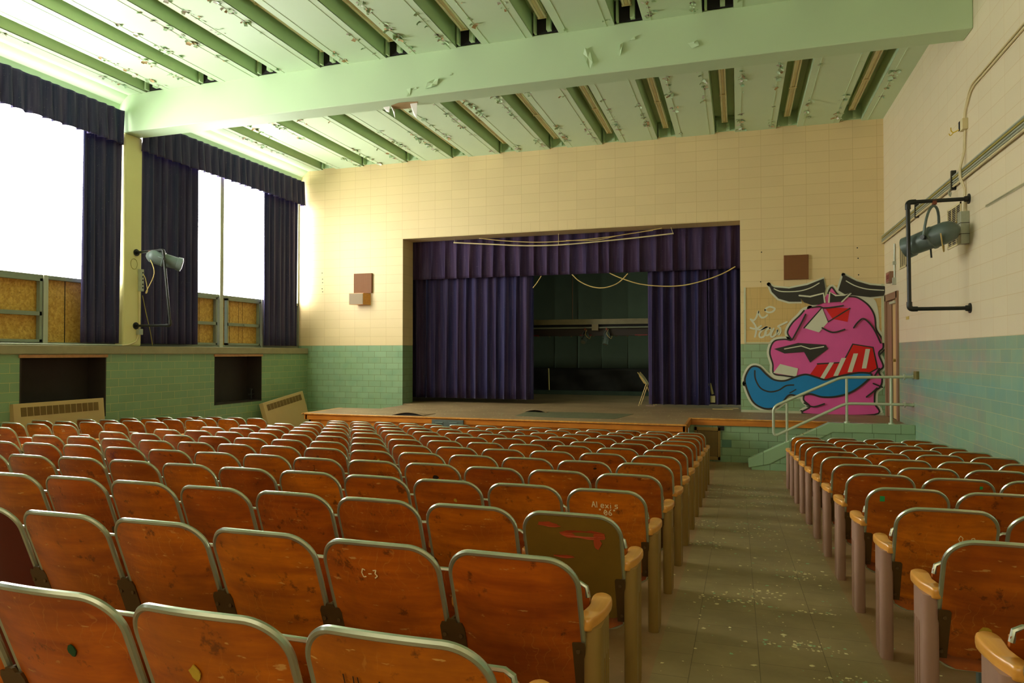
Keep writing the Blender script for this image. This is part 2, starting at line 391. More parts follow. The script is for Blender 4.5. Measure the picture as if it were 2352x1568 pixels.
# left wall
WX = -12.36; ST = 2.02; SB = 1.89
RAD = [(-7.04, -5.60), (-3.12, -1.69)]
m = MB()
def lw(y0, y1, z0, z1): m.box(-12.9, WX, y0, y1, z0, z1, 0)
RZ0, RZ1 = .88, 1.87
prev = -18
for a, b in RAD:
    lw(prev, a, -.1, SB); lw(a, b, -.1, RZ0); lw(a, b, RZ1, SB); prev = b
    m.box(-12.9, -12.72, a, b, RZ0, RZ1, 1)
lw(prev, 0, -.1, SB)
m.box(-13.2, -12.75, -18, 0, 5.75, CZ+.35, 2)
struct(m.build('wall_left', [M['tile_win'], M['recess'], M['column']]), 'green tiled window wall with two open radiator recesses', 'wall')
for i, (a, b) in enumerate(RAD):
    m = MB(); t = .02
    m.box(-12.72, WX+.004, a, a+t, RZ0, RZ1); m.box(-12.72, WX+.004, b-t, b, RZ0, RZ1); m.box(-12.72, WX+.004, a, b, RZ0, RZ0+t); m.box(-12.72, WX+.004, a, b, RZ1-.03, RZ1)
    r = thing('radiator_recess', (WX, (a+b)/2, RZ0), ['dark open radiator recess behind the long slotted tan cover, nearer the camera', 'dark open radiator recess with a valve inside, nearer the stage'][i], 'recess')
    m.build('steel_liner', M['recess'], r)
    m = MB(); m.box(WX+.002, WX+.02, a-.02, b+.02, RZ1-.035, RZ1+.012); m.build('top_flange', plain('flange_tan', (180, 130, 84), .5, var=.3, scale=20), r)
    if i == 1:
        m = MB(); yy = b-.16
        m.tube([(-12.5, yy, RZ0+.05), (-12.5, yy, RZ0+.24)], .014); m.tube([(-12.5, yy-.1, RZ0+.14), (-12.5, yy+.1, RZ0+.14)], .014); m.cyl((-12.5, yy, RZ0+.24), (-12.5, yy, RZ0+.26), .03)
        m.build('valve', M['pipe'], r, True)
# sill
m = MB(); m.box(-12.9, WX+.035, -18, -.02, SB, ST); struct(m.build('trim_sill', M['sill'], bevel=.006), 'grimy stone window sill running along the window wall', 'sill')
# sloping cornice above the windows
m = MB()
m.prism([(-12.36, CZ), (-12.53, 6.12), (-12.56, 5.98), (-12.95, 5.98), (-12.95, CZ)], 1, -18, -.0)
struct(m.build('trim_cornice', M['beam']), 'green cornice along the top of the window wall', 'cornice')
# column with beam
for i, (a, b, nm) in enumerate(((-5.21, -4.84, 'mid'), (-10.4, -10.03, 'rear'))):
    m = MB(); m.box(-12.9, -12.42, a, b, ST, 5.63 if i == 0 else CZ)
    o = struct(m.build('trim_column_'+nm, M['column'], bevel=.03), ['pale yellow column between the two windows under the beam', 'pale yellow column further back along the window wall'][i], 'column')
m = MB(); m.box(-12.9, 0.0, -5.215, -4.86, 5.63, CZ+.02)
struct(m.build('trim_beam', M['beam'], bevel=.012), 'big pale green beam crossing the ceiling from wall to wall', 'beam')

# ceiling with recessed light slots
SLX = [(-.748, -.368), (-1.864, -1.488), (-3.0, -2.62), (-4.123, -3.75), (-5.252, -4.881), (-6.38, -6.0), (-7.502, -7.13), (-8.621, -8.25), (-9.74, -9.37), (-10.86, -10.49), (-11.96, -11.60)]
m = MB(); xs = [.0]+[v for a, b in SLX for v in (b, a)]+[-12.95]
for i in range(0, len(xs), 2): m.box(xs[i+1], xs[i], -18, 0, CZ, CZ+.012, 0)
for a, b in SLX:
    for y0, y1 in ((-4.87, -.0), (-18, -5.2)):
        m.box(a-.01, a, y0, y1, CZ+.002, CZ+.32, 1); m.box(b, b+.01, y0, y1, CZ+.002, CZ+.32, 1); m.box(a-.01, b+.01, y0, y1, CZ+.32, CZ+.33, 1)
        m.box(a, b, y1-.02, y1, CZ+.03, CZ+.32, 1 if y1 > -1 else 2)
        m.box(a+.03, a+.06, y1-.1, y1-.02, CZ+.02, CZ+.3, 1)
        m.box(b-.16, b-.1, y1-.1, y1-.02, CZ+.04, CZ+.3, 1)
    for x in (a-.105, b+.105):
        m.box(x-.004, x+.004, -18, -5.215, CZ-.005, CZ, 0); m.box(x-.004, x+.004, -4.86, 0, CZ-.005, CZ, 0)
m.box(-13, .3, -18, .5, CZ+.34, CZ+.36, 1)
struct(m.build('ceiling', [M['ceil'], M['slot'], M['dark']]), 'pale green ceiling of long panels with recessed slots and peeling paint', 'ceiling')

# fluorescent fixtures
def mesh_fixture(L):
    m = MB(); m.prism([(-.045, .0), (.045, 0), (.075, .035), (.05, .075), (-.05, .075), (-.075, .035)], 1, 0, L); hs = m
    t = []
    return hs
FG = 'fluorescent fixtures in the ceiling slots'
ordn = ['first', 'second', 'third', 'fourth', 'fifth', 'sixth', 'seventh', 'eighth', 'ninth', 'tenth', 'eleventh', 'twelfth', 'thirteenth', 'fourteenth']
proto = {}
def fixture(x, y0, y1, lab):
    r = thing('fluorescent_light', (x, y0, CZ+.13), lab, 'light', FG)
    key = round(y1-y0, 2)
    if key not in proto:
        L = y1-y0; ds = []
        m = MB(); m.prism([(-.02, .03), (.02, .03), (.055, .075), (.045, .12), (-.045, .12), (-.055, .075)], 1, 0, L); o = m.build('housing', M['fixture'], r, world=False); ds.append(o)
        for sx in (-1, 1):
            k = max(1, int(L/1.22))
            for i in range(k): m = MB(); m.cyl((sx*.04, L*i/k+.03, .03), (sx*.04, L*(i+1)/k-.03, .03), .019, 12); ds.append(m.build('lamp_tube', M['tube'], r, True, world=False))
        k = max(1, int(L/1.22))
        for i in range(k+1):
            y = L*i/k; m = MB(); m.box(-.062, .062, max(0, y-.025), min(L, y+.025), .012, .075); ds.append(m.build('lamp_holder', M['fixture'], r, world=False))
        for y in (.3, L-.3): m = MB(); m.cyl((0, y, .12), (0, y, .188), .008, 8); ds.append(m.build('hanger', M['fixture'], r, world=False))
        proto[key] = ds
    else:
        for o in proto[key]:
            c = o.copy(); COL.objects.link(c); c.parent = r
for i, (a, b) in enumerate(SLX):
    x = (a+b)/2
    fixture(x, -4.75, -.22, 'cream fluorescent strip light beyond the beam, %s slot from the right wall' % ordn[i])
    if i > 1: fixture(x, -9.93, -5.4, 'cream fluorescent strip light before the beam, %s slot from the right wall' % ordn[i])

# ------------------------------------------------------------------ windows
GX = -12.66
def window(idx, y0, y1, mulls, sash, lab):
    """mulls: centres of full height mullions; sash: spans (a,b,has_rail) of boarded lower lights"""
    m = MB(); X0, X1 = -12.72, -12.60
    m.box(X0, X1, y0, y0+.05, ST, 5.98); m.box(X0, X1, y1-.05, y1, ST, 5.98)
    m.box(X0, X1, y0, y1, ST, ST+.05); m.box(X0, X1, y0, y1, 3.03, 3.09); m.box(X0, X1, y0, y1, 5.93, 5.98)
    f = m.build('window_%d' % idx, M['frame'], bevel=.004); struct(f, lab, 'window')
    for c, wd, top in mulls: m = MB(); m.box(X0, X1+.02, c-wd/2, c+wd/2, ST, top); m.build('mullion', M['mull'], f, world=False, bevel=.004)
    m = MB(); m.box(GX-.006, GX, y0+.04, y1-.04, 3.08, 5.94); m.build('glass_pane', M['pane'], f, world=False)
    for a, b, rail in sash:
        m = MB(); m.box(GX-.03, GX-.012, a, b, ST+.04, 3.04); m.build('boarding', M['osb'], f, world=False)
        if rail:
            m = MB(); X2, X3 = -12.655, -12.585
            m.box(X2, X3, a+.015, a+.055, ST+.05, 3.03); m.box(X2, X3, b-.055, b-.015, ST+.05, 3.03); m.box(X2, X3, a+.015, b-.015, ST+.05, ST+.09); m.box(X2, X3, a+.015, b-.015, 2.99, 3.03)
            m.box(X2, X3, a+.02, b-.02, 2.47, 2.53); m.box(X3, X3+.03, (a+b)/2-.03, (a+b)/2+.03, 2.475, 2.51)
            m.build('sash', M['frame'], f, world=False)
yy = lambda px, py=640: PX(px, py, X=-12.62).y
window(1, -10.03, -5.21, [(yy(102), .075, 3.09), (-8.2, .075, 5.98)], [(-8.15, yy(96), True), (yy(106), -5.25, False), (-9.98, -8.2, True)], 'tall frosted window with boarded lower lights, left of the column')
window(2, -4.84, .0, [(yy(506), .10, 5.98), (yy(600), .05, 3.09)], [(-4.8, yy(498), True), (yy(518), yy(596), True), (yy(604), -.05, False)], 'tall frosted window with boarded lower lights, right of the column')
window(3, -18, -10.4, [(-14.2, .08, 5.98)], [(-17.9, -14.2, False), (-14.2, -10.5, True)], 'tall frosted window further back along the same wall')
m = MB(); y = yy(155); m.box(GX-.012, GX-.008, y-.006, y+.006, ST+.05, 3.03); 
for px in (463, 533, 553, 562): y = yy(px); m.box(GX-.012, GX-.009, y-.003, y+.003, ST+.05, 3.0)
o = m.build('trim_board_seams', M['dark']); struct(o, 'dark seams between the strand boards in the lower window lights', 'seam')

# ------------------------------------------------------------------ drapes
def drape(x0, x1, z0, z1, pitch, amp, seed, flare=1.0, sharp=1.0, wav=0.0, nz=14, gather=0.0):
    """hanging cloth in the local XZ plane, folds along local y; returns grid function"""
    rr = random.Random(seed); n = max(2, int(abs(x1-x0)/pitch)); W = (x1-x0)
    ph = [rr.uniform(-.25, .25) for _ in range(n+2)]; am = [rr.uniform(.6, 1.25) for _ in range(n+2)]; dr = [rr.uniform(-.4, .4) for _ in range(n+2)]
    def fn(u, v):
        t = u*n; i = int(min(t, n-1e-6)); f = t-i
        z = z1+(z0-z1)*v
        a = amp*(am[i]*(1-f)+am[i+1]*f)*(.55+.45*v*flare)
        p = (ph[i]*(1-f)+ph[i+1]*f)+ .15*v*(dr[i]*(1-f)+dr[i+1]*f)
        s = math.cos(2*math.pi*(f+p)); s = math.copysign(abs(s)**sharp, s)
        y = a*s + gather*v
        x = x0+W*u + .22*pitch*math.sin(2*math.pi*(f+p))*v
        zz = z + wav*math.sin(2*math.pi*(f+p)+1)*(1 if v > .97 else 0)
        return x, y, zz
    return fn, n
def cloth(name, parent, mat, ax, base, x0, x1, z0, z1, pitch, amp, seed, **k):
    """ax 'x': cloth runs along world X at y=base; ax 'y': runs along world Y at x=base"""
    fn, n = drape(x0, x1, z0, z1, pitch, amp, seed, **k)
    m = MB()
    def g(u, v):
        x, y, z = fn(u, v)
        return (x, base+y, z) if ax == 'x' else (base+y, x, z)
    m.grid(g, n*10, k.get('nz', 14))
    o = m.build(name, mat, parent, True, recalc=False)
    o.modifiers.clear(); s = o.modifiers.new('s', 'SOLIDIFY'); s.thickness = .006; s.offset = 0
    return o
# stage curtains
CL, CR, CV = 'purple and blue velvet stage curtain, left half, drawn open at the middle', 'purple and blue velvet stage curtain, right half, split near its hem', 'pleated purple velvet valance across the top of the stage opening'
xa = PX(1224, 800, Y=.72).x; xb = PX(1487, 800, Y=.72).x
def topbar(x0, x1, y, z): return MB().box(x0, x1, y-.02, y+.02, z-.03, z+.0)
r = thing('stage_curtain', ((OX0+xa)/2, .72, SZ), CL, 'curtain', 'stage curtains')
cloth('drape', r, M['bluevelvet'], 'x', .74, -10.2, xa, SZ+.10, 4.62, .24, .075, 3)
topbar(-10.2, xa, .74, 4.65).build('track', M['pipe'], r)
r = thing('stage_curtain', ((OX1+xb)/2, .72, SZ), CR, 'curtain', 'stage curtains')
xs1 = PX(1622, 800, Y=.72).x; xs2 = PX(1640, 800, Y=.72).x
cloth('drape', r, M['bluevelvet'], 'x', .74, xb, xs1, SZ+.06, 4.62, .21, .075, 5)
cloth('drape', r, M['bluevelvet'], 'x', .78, xs1-.02, -2.2, SZ+.08, 4.62, .17, .07, 8)
topbar(xb, -2.2, .74, 4.65).build('track', M['pipe'], r)
m = MB(); p0 = PX(1630, 880, Y=.80); p1 = PX(1637, 905, Y=.80); m.tube([p0, p1], .03); m.box(p1.x-.05, p1.x+.05, .76, .84, SZ+.12, SZ+.26); m.build('exposed_lining', plain('pale_lining', (170, 160, 110), .7), r)
r = thing('stage_valance', ((OX0+OX1)/2, .6, 3.6), CV, 'valance')
zt = 4.72; z0 = PX(1300, 632, Y=.58).z
cloth('drape', r, M['purple'], 'x', .58, -10.1, -2.3, 3.63, zt, .30, .05, 11, flare=1.5, wav=.006)
topbar(-10.1, -2.3, .58, zt).build('header_bar', M['pipe'], r)
# window curtains
def wcurt(px0, px1, seed, lab, pitch=.17, amp=.055, z0=2.07):
    y0 = PX(px0, 700, X=-12.47).y; y1 = PX(px1, 700, X=-12.47).y
    r = thing('window_curtain', (-12.47, (y0+y1)/2, z0), lab, 'curtain', 'window curtains')
    cloth('drape', r, M['winvelvet'], 'y', -12.48, y0, y1, z0, 5.55, pitch, amp, seed, flare=.6)
    MB().box(-12.5, -12.46, y0, y1, 5.53, 5.56).build('track', M['pipe'], r)
wcurt(187, 277, 21, 'dark purple velvet curtain hanging left of the pale yellow column')
wcurt(322, 452, 22, 'wide dark blue velvet curtain hanging right of the pale yellow column')
wcurt(606, 683, 23, 'dark velvet curtain hanging in the corner beside the stage wall')
for ya_, yb_, sd_, lb_ in ((-17.9, -14.3, 24, 'added unseen curtain blocking light from the far half of the rearmost window'), (-14.1, -10.45, 25, 'added unseen curtain blocking light from the near half of the rearmost window')):  # unseen closed curtains added to keep the rear of the hall dark
    r = thing('window_curtain', (-12.47, (ya_+yb_)/2, 2.07), lb_, 'curtain', 'window curtains')
    cloth('drape', r, M['winvelvet'], 'y', -12.48, ya_, yb_, 2.07, 5.55, .2, .05, sd_, flare=.6)
def wval(y0, y1, lab, seed):
    r = thing('window_valance', (-12.38, (y0+y1)/2, 5.35), lab, 'valance', 'window valances')
    cloth('drape', r, M['winvelvet'], 'y', -12.385, y0, y1, 5.40, 5.97, .19, .028, seed, flare=1.8, sharp=.6, wav=.006)
    MB().box(-12.47, -12.42, y0, y1, 5.90, 5.96).build('valance_board', M['recess'], r)
    m = MB(); fn = lambda u, v: (-12.385-.12*u, y1+.004*math.sin(u*9), 5.97-.57*v); m.grid(fn, 5, 6); m.build('return', M['winvelvet'], r, True).modifiers.clear()
wval(-10.0, -5.27, 'pleated dark velvet valance over the window left of the column', 31)
wval(-4.86, -.12, 'pleated dark velvet valance over the window right of the column', 32)
wval(-18, -10.45, 'pleated dark velvet valance over the rearmost window', 33)

# ------------------------------------------------------------------ stage apron, platform, stairs
def deck_pt(px, py): p = PX(px, py, Z=SZ); return (p.x, p.y)
A = (-10.51, -2.80); B = (-10.62, -1.45); C_ = (-9.67, -1.40); D = (-9.62, .0)
poly = [A, (-3.39, -2.83), (-3.43, -1.56), (-1.17, -1.56), (-1.17, -2.12), (0, -2.12), (0, .0), (0, .02), (OX1, .02), (OX1, 6.4), (-9.85, 6.4), (-9.85, .02), D, C_, B]
m = MB(); m.prism([p for p in poly], 2, SZ-.03, SZ)
m.box(-13, -9.85, .52, 6.4, SZ-.03, SZ); m.box(OX1, .5, .52, 6.4, SZ-.03, SZ)
struct(m.build('floor_stage', M['stagefloor']), 'scuffed brown stage deck littered with paint chips', 'stage floor')
r = thing('stage_apron', (-6.95, -2.7, 0), 'orange stained wooden front of the stage apron below the deck', 'stage front')
m = MB(); m.box(-10.45, -3.47, -2.76, -2.72, 0, SZ-.03); m.box(-10.45, -10.41, -2.76, -1.45, 0, SZ-.03); m.box(-3.47, -3.43, -2.76, -1.58, 0, SZ-.03); m.build('front_panel', M['trimwood'], r)
m = MB(); m.box(-10.5, -3.40, -2.81, -2.76, .635, .725); m.box(-10.52, -10.46, -2.81, -1.45, .635, .725); m.box(-3.44, -3.39, -2.81, -1.58, .635, .725)
m.build('fascia', M['trimwood'], r, bevel=.004)
m = MB(); m.box(-10.54, -3.375, -2.845, -2.78, .733, .7565); m.box(-10.56, -10.50, -2.845, -1.45, .733, .7565); m.box(-3.42, -3.375, -2.84, -1.6, .733, .7565); m.build('nosing', M['armwood'], r, bevel=.004)
m = MB()
for i in range(14): x = -10.2+i*.5; m.box(x-.002, x+.002, -2.7625, -2.76, 0, .63)
m.build('panel_joint', M['bracket'], r)
# access panel
r = thing('access_panel', (-7.53, -2.82, .44), 'grey green louvred metal access panel on the wooden stage front', 'panel')
m = MB(); m.box(-7.835, -7.228, -2.845, -2.81, .44, .712); m.build('plate', M['grey_metal'], r, bevel=.003)
m = MB()
for c in (-7.69, -7.42):
    for z in (.60, .63, .66): m.prism([(-2.845, z), (-2.862, z-.004), (-2.845, z+.014)], 0, c-.075, c+.075)
m.build('louvre', M['grey_metal'], r)
# worn pit and lifted board
r = thing('torn_floor_patch', (-5.5, -1.5, SZ), 'dark torn patch in the stage deck with bare boards showing', 'floor patch')
m = MB(); pts = [deck_pt(*p) for p in ((1183, 955), (1206, 947), (1215, 943.5), (1245, 943.2), (1262, 946), (1330, 947), (1455, 951), (1425, 959), (1412, 962), (1300, 960))]
m.prism(pts, 2, SZ, SZ+.004); m.build('bare_subfloor', plain('dark_subfloor', (96, 96, 66), .6, var=.45, scale=9), r)
m = MB(); a = Vector((*deck_pt(1214, 943.6), SZ+.01)); b = Vector((*deck_pt(1262, 946), SZ+.01))
g = m.grid(lambda u, v: (a.x+(b.x-a.x)*u, a.y+(b.y-a.y)*u-.22*v, SZ+.006+.05*math.sin(math.pi*u)*v), 12, 3); o = m.build('curled_covering', M['stagefloor'], r, True); o.modifiers.clear(); s = o.modifiers.new('s', 'SOLIDIFY'); s.thickness = .006
r = thing('lifted_board', (-8.5, -2.5, SZ), 'arched lifted strip of flooring at the left front edge of the stage', 'floorboard')
m = MB(); a = Vector((*deck_pt(900, 953), SZ)); b = Vector((*deck_pt(975, 955), SZ))
m.grid(lambda u, v: (a.x+(b.x-a.x)*u, a.y+(b.y-a.y)*u+.5*v, SZ+.004+.055*math.sin(math.pi*u)*math.cos(v*1.57)), 16, 6); o = m.build('strip', M['stagefloor'], r, True); o.modifiers.clear(); s = o.modifiers.new('s', 'SOLIDIFY'); s.thickness = .008
m = MB(); m.grid(lambda u, v: (a.x+.04+(b.x-a.x-.08)*u, a.y+(b.y-a.y)*u+.03, SZ+.002+.048*math.sin(math.pi*u)*v), 16, 2); m.build('gap', M['dark'], r, True).modifiers.clear()

# side platform wall, grille, stairs
m = MB(); m.box(-3.43, .0, -1.56, -1.50, 0, .64, 0); struct(m.build('wall_platform', M['tile_low']), 'low green tiled wall under the right side of the stage', 'wall')
m = MB(); m.box(-3.42, -1.17, -1.60, -1.54, .635, .735); struct(m.build('trim_platform_edge', M['trimwood'], bevel=.004), 'orange wooden edge board along the side platform', 'trim')
m = MB(); m.box(-3.43, -1.15, -1.62, -1.54, .735, .757); struct(m.build('trim_platform_nosing', M['armwood'], bevel=.004), 'pale wooden nosing along the side platform', 'trim')
# stairs
m = MB()
SX0, SX1 = -2.33, -1.17; ns = 5; dx = (SX1-SX0)/4
for i in range(4): m.box(SX0+dx*i, SX1+.02, -2.13, -1.565, (SZ*i/5) if i else 0, SZ*(i+1)/5)
struct(m.build('trim_stairs', M['tread'], bevel=.004), 'pinkish brown steps rising right behind the tiled curb', 'stairs')
m = MB()
m.prism([(-2.385, 0), (-2.385, .13), (-1.205, .765), (0, .765), (0, 0)], 1, -2.27, -2.12)
struct(m.build('wall_stair_curb', M['tile_low']), 'sloping green tiled curb wall beside the steps', 'wall')
capm = masonry('green_cap_tile', (156, 188, 144), .40, .9, 0, (.2, .05), .3, (70, 84, 54), rough=.22, var=.04, msize=.003)
m = MB(); m.prism([(-2.43, .03), (-2.44, .16), (-1.21, .80), (0, .80), (0, .65), (-1.16, .65), (-2.10, .10)], 1, -2.285, -2.105)
struct(m.build('trim_curb_cap', capm, bevel=.014), 'glossy green bullnose cap tiles on the stair curb', 'trim')
# landing bits: right of the stairs platform front filled by curb
m = MB(); m.box(-1.17, 0, -2.12, -1.5, 0, SZ-.03); struct(m.build('trim_landing_base', M['tile_low']), 'solid base under the landing at the top of the steps', 'landing')

# grille
g0 = PX(1595, 982, Y=-1.56); g1 = PX(1655, 1055, Y=-1.56)
r = thing('vent_grille', ((g0.x+g1.x)/2, -1.57, .03), 'brown perforated floor vent grille leaning on low green tiled wall', 'vent')
x0, x1, z0, z1 = g0.x, g1.x, .03, .60
m = MB(); m.box(x0, x1, -1.60, -1.565, z0, z0+.06); m.box(x0, x1, -1.60, -1.565, z1-.06, z1); m.box(x0, x0+.045, -1.60, -1.565, z0, z1); m.box(x1-.045, x1, -1.60, -1.565, z0, z1); m.build('frame', plain('ochre_frame', (158, 128, 62), .5), r, bevel=.003)
m = MB(); k = 15
for i in range(1, k): x = x0+.045+(x1-x0-.09)*i/k; m.box(x-.006, x+.006, -1.592, -1.586, z0+.05, z1-.05)
k = 19
for i in range(1, k): z = z0+.06+(z1-z0-.12)*i/k; m.box(x0+.04, x1-.04, -1.593, -1.587, z-.006, z+.006)
m.build('mesh', plain('ochre_mesh', (146, 118, 56), .5), r)
m = MB(); m.box(x0+.03, x1-.03, -1.575, -1.567, z0+.04, z1-.04); m.build('backing', M['dark'], r)
m = MB(); p = PX(1655, 976, Y=-1.57); m.box(p.x-.05, p.x+.06, -1.58, -1.56, .55, .62)
tag(m.build('broken_outlet_hole', M['dark']), 'small dark broken hole above right of the floor vent grille', 'hole')
m = MB(); p = PX(1668, 1018, Y=-1.56); m.box(p.x-.075, p.x+.09, -1.5635, -1.56, p.z-.065, p.z+.065)
tag(m.build('patched_tile', plain('teal_patch_tile', (90, 134, 112), .4)), 'single darker teal tile right of the floor vent grille', 'tile')

# railing
r = thing('stair_railing', (-1.0, -2.19, SZ), 'pale pipe handrail with two rails beside the stage steps', 'railing')
Yr = -2.19
def bend(pts, k=6, rad=.09):
    out = []; P_ = [Vector(p) for p in pts]
    for i, p in enumerate(P_):
        if i in (0, len(P_)-1): out.append(p); continue
        a = (P_[i-1]-p); b = (P_[i+1]-p); ra = min(rad, a.length*.45, b.length*.45); a.normalize(); b.normalize()
        for j in range(k+1):
            t = j/k; out.append(p+a*ra*(1-t)**2+b*ra*t**2)
    return out
m = MB(); m.tube(bend([(-.005, Yr, 1.535), (-1.03, Yr, 1.515), (-2.04, Yr, 1.03), (-2.04, Yr, .54), (-.96, Yr, 1.105), (-.005, Yr, 1.105)]), .0225, 14)
m.build('rail', M['rail'], r, True)
for x, za, zb in ((-1.834, .44, 1.09), (-.948, .80, 1.50), (-.317, .80, 1.53)):
    m = MB(); m.cyl((x, Yr, za-.02), (x, Yr, zb), .021, 14); m.build('post', M['rail'], r, True)
    m = MB(); m.cyl((x, Yr, za-.03 if za < .5 else za-.002), (x, Yr, za+.02), .042, 16); m.build('base_flange', M['rail'], r, True)
for z in (1.535, 1.105):
    m = MB(); m.cyl((-.14, Yr, z), (-.12, Yr, z), .045, 16); m.build('collar', M['rail'], r, True)
    m = MB(); m.cyl((-.02, Yr, z), (-.0, Yr, z), .032, 16); m.build('wall_flange', M['rail'], r, True)

# ------------------------------------------------------------------ stage interior
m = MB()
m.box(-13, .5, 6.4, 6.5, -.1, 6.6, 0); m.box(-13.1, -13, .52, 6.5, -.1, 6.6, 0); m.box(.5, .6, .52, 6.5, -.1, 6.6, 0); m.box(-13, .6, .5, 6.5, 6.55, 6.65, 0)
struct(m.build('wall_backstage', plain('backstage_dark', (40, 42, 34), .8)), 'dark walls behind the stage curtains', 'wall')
r = thing('stage_backdrop', (-6.5, 5.6, 1.4), 'dark teal cloth backdrop hanging at the back of the stage', 'backdrop')
cloth('drape', r, M['teal'], 'x', 5.6, -12.5, 0.0, 1.45, 6.3, .7, .012, 41)
MB().box(-12.5, 0, 5.58, 5.62, 6.3, 6.34).build('batten', M['pipe'], r)
r = thing('black_sheeting', (-6.6, 5.5, SZ), 'wrinkled black plastic sheeting along the bottom of the backdrop', 'sheeting')
rr = random.Random(5)
m = MB(); m.grid(lambda u, v: (-12+11.6*u, 5.40+.02*math.sin(u*60+v*4)+.02*math.sin(u*23-v*7)+.02*rr.random(), SZ+.02+.70*v), 120, 10); o = m.build('sheet', M['blackcloth'], r, True); o.modifiers.clear(); s = o.modifiers.new('s', 'SOLIDIFY'); s.thickness = .004
m = MB(); p = PX(1265, 900, Y=5.4); m.tube([(p.x, 5.22, SZ+.01), (p.x-.04, 5.30, 1.46)], .022); tag(m.build('wooden_pole', M['rope']), 'thin pale pole leaning against the black sheeting', 'pole')
m = MB(); m.box(-9.6, -3.0, 4.6, 4.9, SZ, SZ+.10); tag(m.build('low_riser', plain('teal_riser', (64, 84, 70), .6, var=.3)), 'low dark teal riser across the back of the stage floor', 'riser')
# light batten
r = thing('light_bridge', (-6.0, 2.5, 2.4), 'long metal lighting bridge hanging across the dark stage', 'lighting bridge')
def zl(py, y=2.5): return PX(1350, py, Y=y).z
m = MB(); m.box(-10.2, -2.9, 2.45, 2.60, zl(745), zl(733)); m.build('top_channel', plain('dull_tan_channel', (132, 124, 86), .5, var=.25), r)
m = MB(); m.box(-10.2, -2.9, 2.52, 2.60, zl(752), zl(745)); m.build('dark_channel', M['dark'], r)  # near-black strip between top channel and pipe
m = MB(); m.tube([(-10.2, 2.48, zl(753)), (-2.9, 2.48, zl(752))], .022); m.build('pipe', plain('pale_batten_pipe', (134, 140, 116), .4), r, True)
m = MB(); m.box(-10.2, -2.9, 2.56, 2.74, zl(771), zl(752)); m.build('border_trough', plain('trough_brown', (48, 38, 26), .6), r)
m = MB()
for i in range(26): x = -9.9+i*.28; m.tube([(x, 2.65, zl(770)-.03), (x, 2.65, zl(770)+.02)], .028, 8)
m.build('border_lamp', plain('dusty_lamp', (120, 110, 70), .3), r, True)
m = MB()
for i in range(5): x = -9.0+i*1.35; m.box(x, x+.3, 2.555, 2.56, zl(771), zl(768.5))
m.build('gel_strip', plain('red_gel', (120, 14, 10), .4), r)
m = MB()
for px in (1314.5,): p = PX(px, 740, Y=2.5); m.cyl((p.x, 2.52, zl(745)), (p.x, 2.52, 6.5), .012, 8)
m.cyl((-8.9, 2.52, zl(745)), (-8.9, 2.52, 6.5), .012, 8); m.cyl((-3.6, 2.52, zl(745)), (-3.6, 2.52, 6.5), .012, 8)
m.build('hanger_rod', plain('rusty_rod', (96, 66, 30), .6), r)
m = MB(); p = PX(1367, 751, Y=2.44); m.box(p.x-.08, p.x+.08, 2.42, 2.45, p.z-.08, p.z+.07); m.build('junction_plate', plain('tan_plate', (140, 126, 84), .5), r)

def spotlight(loc, front, s, lab, cable=None, hang=None, yoke_r=.12):
    """theatre spotlight: barrel, rear housing, lens, yoke, clamp. front = unit vector the lens looks along, hang = clamp point"""
    r = thing('stage_spotlight', loc, lab, 'spotlight', None)
    f = Vector(front).normalized(); L = Vector(loc)
    R_ = .085*s
    m = MB(); a = L-f*.20*s; prof = [(-.02, .02), (0, .05), (.03, .075), (.07, .085), (.17, .087), (.175, .092), (.19, .092), (.195, .082), (.34, .078), (.345, .086), (.40, .088)]
    m.tube([a+f*(d*s) for d, _ in prof], [q*s for _, q in prof], 24, cap=True); m.build('housing', M['grey_metal'], r, True)
    m = MB(); e = a+f*.402*s; m.tube([e-f*.008*s, e+f*.006*s], [.070*s, .062*s], 20); m.build('lens', plain('dusty_lens', (110, 110, 92), .45), r, True)
    side = f.cross(Vector((0, 0, 1))).normalized(); up = side.cross(f).normalized()
    H = Vector(hang) if hang else L+Vector((0, 0, .26*s))
    m = MB(); pts = []
    for j in range(15):
        t = math.pi*j/14; pts.append(L+side*math.cos(t)*.105*s+(H-Vector((0, 0, .05))-L)*math.sin(t)**.7)
    m.tube(pts, .009*s+.002, 8); m.build('yoke', M['grey_metal'], r, True)
    m = MB(); m.cyl(H-Vector((0, 0, .06)), H, .012, 10); m.box(H.x-.022, H.x+.022, H.y-.022, H.y+.022, H.z-.035, H.z+.02); m.build('clamp', plain('rusty_clamp', (120, 60, 30), .6), r)
    m = MB()
    for sg in (-1, 1): m.cyl(L+side*sg*.085*s, L+side*sg*.125*s, .018*s, 10)
    q = a+f*.22*s; m.cyl(q-up*.08*s, q-up*.15*s+f*.02, .007*s, 8); m.build('knob', M['pipe'], r, True)
    if cable:
        m = MB(); m.tube(catmull(cable, 6), .007, 8); m.build('cable', M['rope'], r, True)
    return r
for px, lab, fx, pp in ((1344, 'small spotlight hanging left on the stage lighting bridge, lens facing out', (-.15, -.75, -.6), 775), (1393, 'small spotlight hanging right on the stage lighting bridge, tilted straight down', (-.12, -.35, -.9), 775)):
    p = PX(px, pp+2, Y=2.44)
    spotlight(p, fx, .78, lab, hang=(p.x+.0, 2.46, zl(755)), cable=[(p.x+.05, 2.42, zl(757)), (p.x+.03, 2.33, zl(768)), (p.x+.12, 2.36, zl(778)), (p.x+.14, 2.42, zl(772))])
